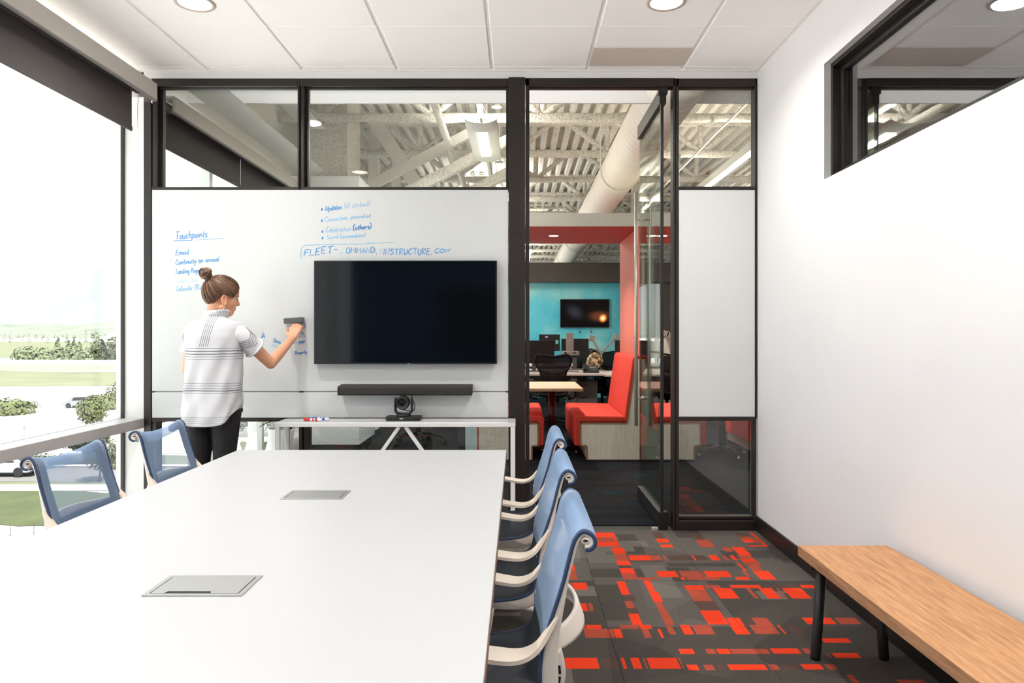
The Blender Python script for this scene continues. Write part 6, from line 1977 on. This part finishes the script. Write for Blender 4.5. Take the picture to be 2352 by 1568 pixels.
far = [(60, 'round', 9, 8, 'pale round tree, first of the distant row'), (78, 'round', 8, 6, 'small pale tree second in the distant row'), (100, 'round', 8, 7, 'grey-green round tree third in the distant row'), (133, 'cone', 14, 7, 'tall cone shaped fir in the distant row'),
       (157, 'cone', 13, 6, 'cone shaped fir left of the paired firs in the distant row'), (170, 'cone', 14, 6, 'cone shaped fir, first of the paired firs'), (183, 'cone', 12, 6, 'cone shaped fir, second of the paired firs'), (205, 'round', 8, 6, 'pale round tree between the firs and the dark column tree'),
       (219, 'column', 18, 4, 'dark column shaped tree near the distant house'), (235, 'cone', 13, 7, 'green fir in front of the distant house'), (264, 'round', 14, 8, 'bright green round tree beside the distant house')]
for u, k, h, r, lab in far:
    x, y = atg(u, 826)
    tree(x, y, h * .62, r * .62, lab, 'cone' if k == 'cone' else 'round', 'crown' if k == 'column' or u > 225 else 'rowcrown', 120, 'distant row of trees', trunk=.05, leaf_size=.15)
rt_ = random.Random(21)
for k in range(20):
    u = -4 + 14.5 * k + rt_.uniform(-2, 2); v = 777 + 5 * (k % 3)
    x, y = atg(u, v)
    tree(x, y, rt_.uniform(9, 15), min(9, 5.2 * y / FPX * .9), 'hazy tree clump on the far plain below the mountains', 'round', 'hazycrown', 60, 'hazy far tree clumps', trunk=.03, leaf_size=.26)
# distant house
x, y = atg(262, 824)
ho = thing('house', 'small grey gabled house behind the distant trees at the window corner', 'house', (x, y, ZG), absolute=False)
hw = mat('house_wall', (170, 168, 166), .8, var=.05)
MB().box(-9, 9, 6, 16, 0, 6.5).build('wall', hw, ho)
MB().prism([(-10, 6.4), (10, 6.4), (0, 12.5)], 'y', 5.4, 16.6).build('roof', mat('house_roof', (130, 128, 128), .8, var=.05), ho)
for dx_ in (-5, 0, 5):
    f_ = MB().box(dx_ - 1, dx_ + 1, 5.9, 6.0, 2, 4.2).build('window', M['alum'], ho); MB().box(dx_ - .8, dx_ + .8, 5.86, 5.9, 2.2, 4.0).build('pane', M['black'], f_)
# cars
def car(x, y, rz, m, label):
    t = thing('car', label, 'car', (x, y, ZG + .05), rz, absolute=False)
    body = [(-2.2, .35), (-2.25, .75), (-1.6, .92), (-.9, 1.42), (.7, 1.46), (1.55, .98), (2.2, .86), (2.25, .40), (1.9, .28), (-1.9, .28)]
    MB().prism(body, 'y', -.85, .85).build('body', m, t, bevel=.06)
    for s in (-1, 1):
        MB().prism([(-.95, .95), (-.72, 1.34), (.60, 1.37), (1.15, .98)], 'y', s * .852, s * .858).build('side_window', M['black'], t)
    MB().prism([(1.52, 1.0), (.78, 1.42), (.80, 1.44), (1.56, 1.02)], 'y', -.7, .7).build('windscreen', M['black'], t)
    for sx in (-1.35, 1.35):
        for s in (-.78, .78):
            MB().lathe([(.1, -.1), (.3, -.1), (.33, -.06), (.33, .06), (.3, .1), (.1, .1)], c=(sx, s, .33), n=18, M=Matrix.Rotation(math.pi / 2, 3, 'X')).build('wheel', M['rubber'], t)
carw = mat('car_white', (150, 153, 156), .25, var=.01)
x, y = atg(14, 1092); car(x, y, .02, carw, 'white car on the road at the left edge of the window')
x, y = atg(190, 936); car(x, y, .15, mat('car_silver', (110, 113, 118), .3), 'small silver car on the pale lot')
# posts
def lot_post(u, v, h, label):
    x, y = atg(u, v)
    t = thing('lot_post', label, 'post', (x, y, ZG), absolute=False)
    MB().tube([(0, 0, 0), (0, 0, h)], .05, 8).build('pole', M['deskleg'], t); MB().box(-.12, .12, -.03, .03, h, h + .12).build('head', M['deskleg'], t)
lot_post(55.5, 1020, 1.4, 'small post in the pale lot just above the sill')
for u, v in ((24, 1232), (78, 1228)):
    x, y = atg(u, v)
    tag(MB().tube([(x, y, ZG), (x, y, ZG + .62)], .012, 6).build('survey_stake', M['bark'], None), 'thin brown stake in the gravel, ' + ('left one' if u < 50 else 'one beside the chair'), 'stake')
# trees and grasses outside the office windows, showing under the whiteboard
for k, (u, v, h, r, m) in enumerate(((545, 1005, 5.2, 2.0, 'crown2'), (572, 1000, 5.6, 2.0, 'crown'), (602, 1004, 5.4, 1.8, 'crown2'), (530, 995, 6.0, 2.4, 'crown'), (628, 1000, 5.6, 2.0, 'crown'))):
    x, y = atg(u, v)
    tree(x, y, h, r, ('leafy tree seen low through the glass just right of the jeans', 'darker leafy tree behind, seen low through the glass between the jeans and the pot', 'pale leafy tree seen low through the glass just left of the white pot', 'leafy tree outside hidden mostly by the jeans', 'leafy tree outside hidden mostly by the white pot')[k], 'round', m, 500, 'trees outside under the whiteboard', trunk=.12)
for k, u in enumerate((559, 606)):
    x, y = atg(u, 1034)
    t = thing('grass_tuft', 'pale ornamental grass tuft outside the low glass, ' + ('near the jeans' if k == 0 else 'beside the white pot'), 'plant', (x, y, ZG), absolute=False)
    q = MB(); r_ = random.Random(k + 2)
    for j in range(160):
        a = r_.uniform(0, 6.28); s = r_.uniform(.25, .75)
        p0_, p1_, p2_ = Vector((.1 * math.cos(a), .1 * math.sin(a), 0)), Vector((s * .4 * math.cos(a), s * .4 * math.sin(a), .6)), Vector((s * math.cos(a), s * math.sin(a), .75 + r_.uniform(-.25, .2)))
        sd = Vector((-math.sin(a), math.cos(a), 0)) * .022
        q.add([p0_ - sd, p0_ + sd, p1_ + sd, p1_ - sd, p2_], [(0, 1, 2, 3), (3, 2, 4)])
    q.build('blades', M['field'], t, fix=False)

for o in bpy.data.objects:
    for k in ('_abs', '_orig'):
        if k in o: del o[k]
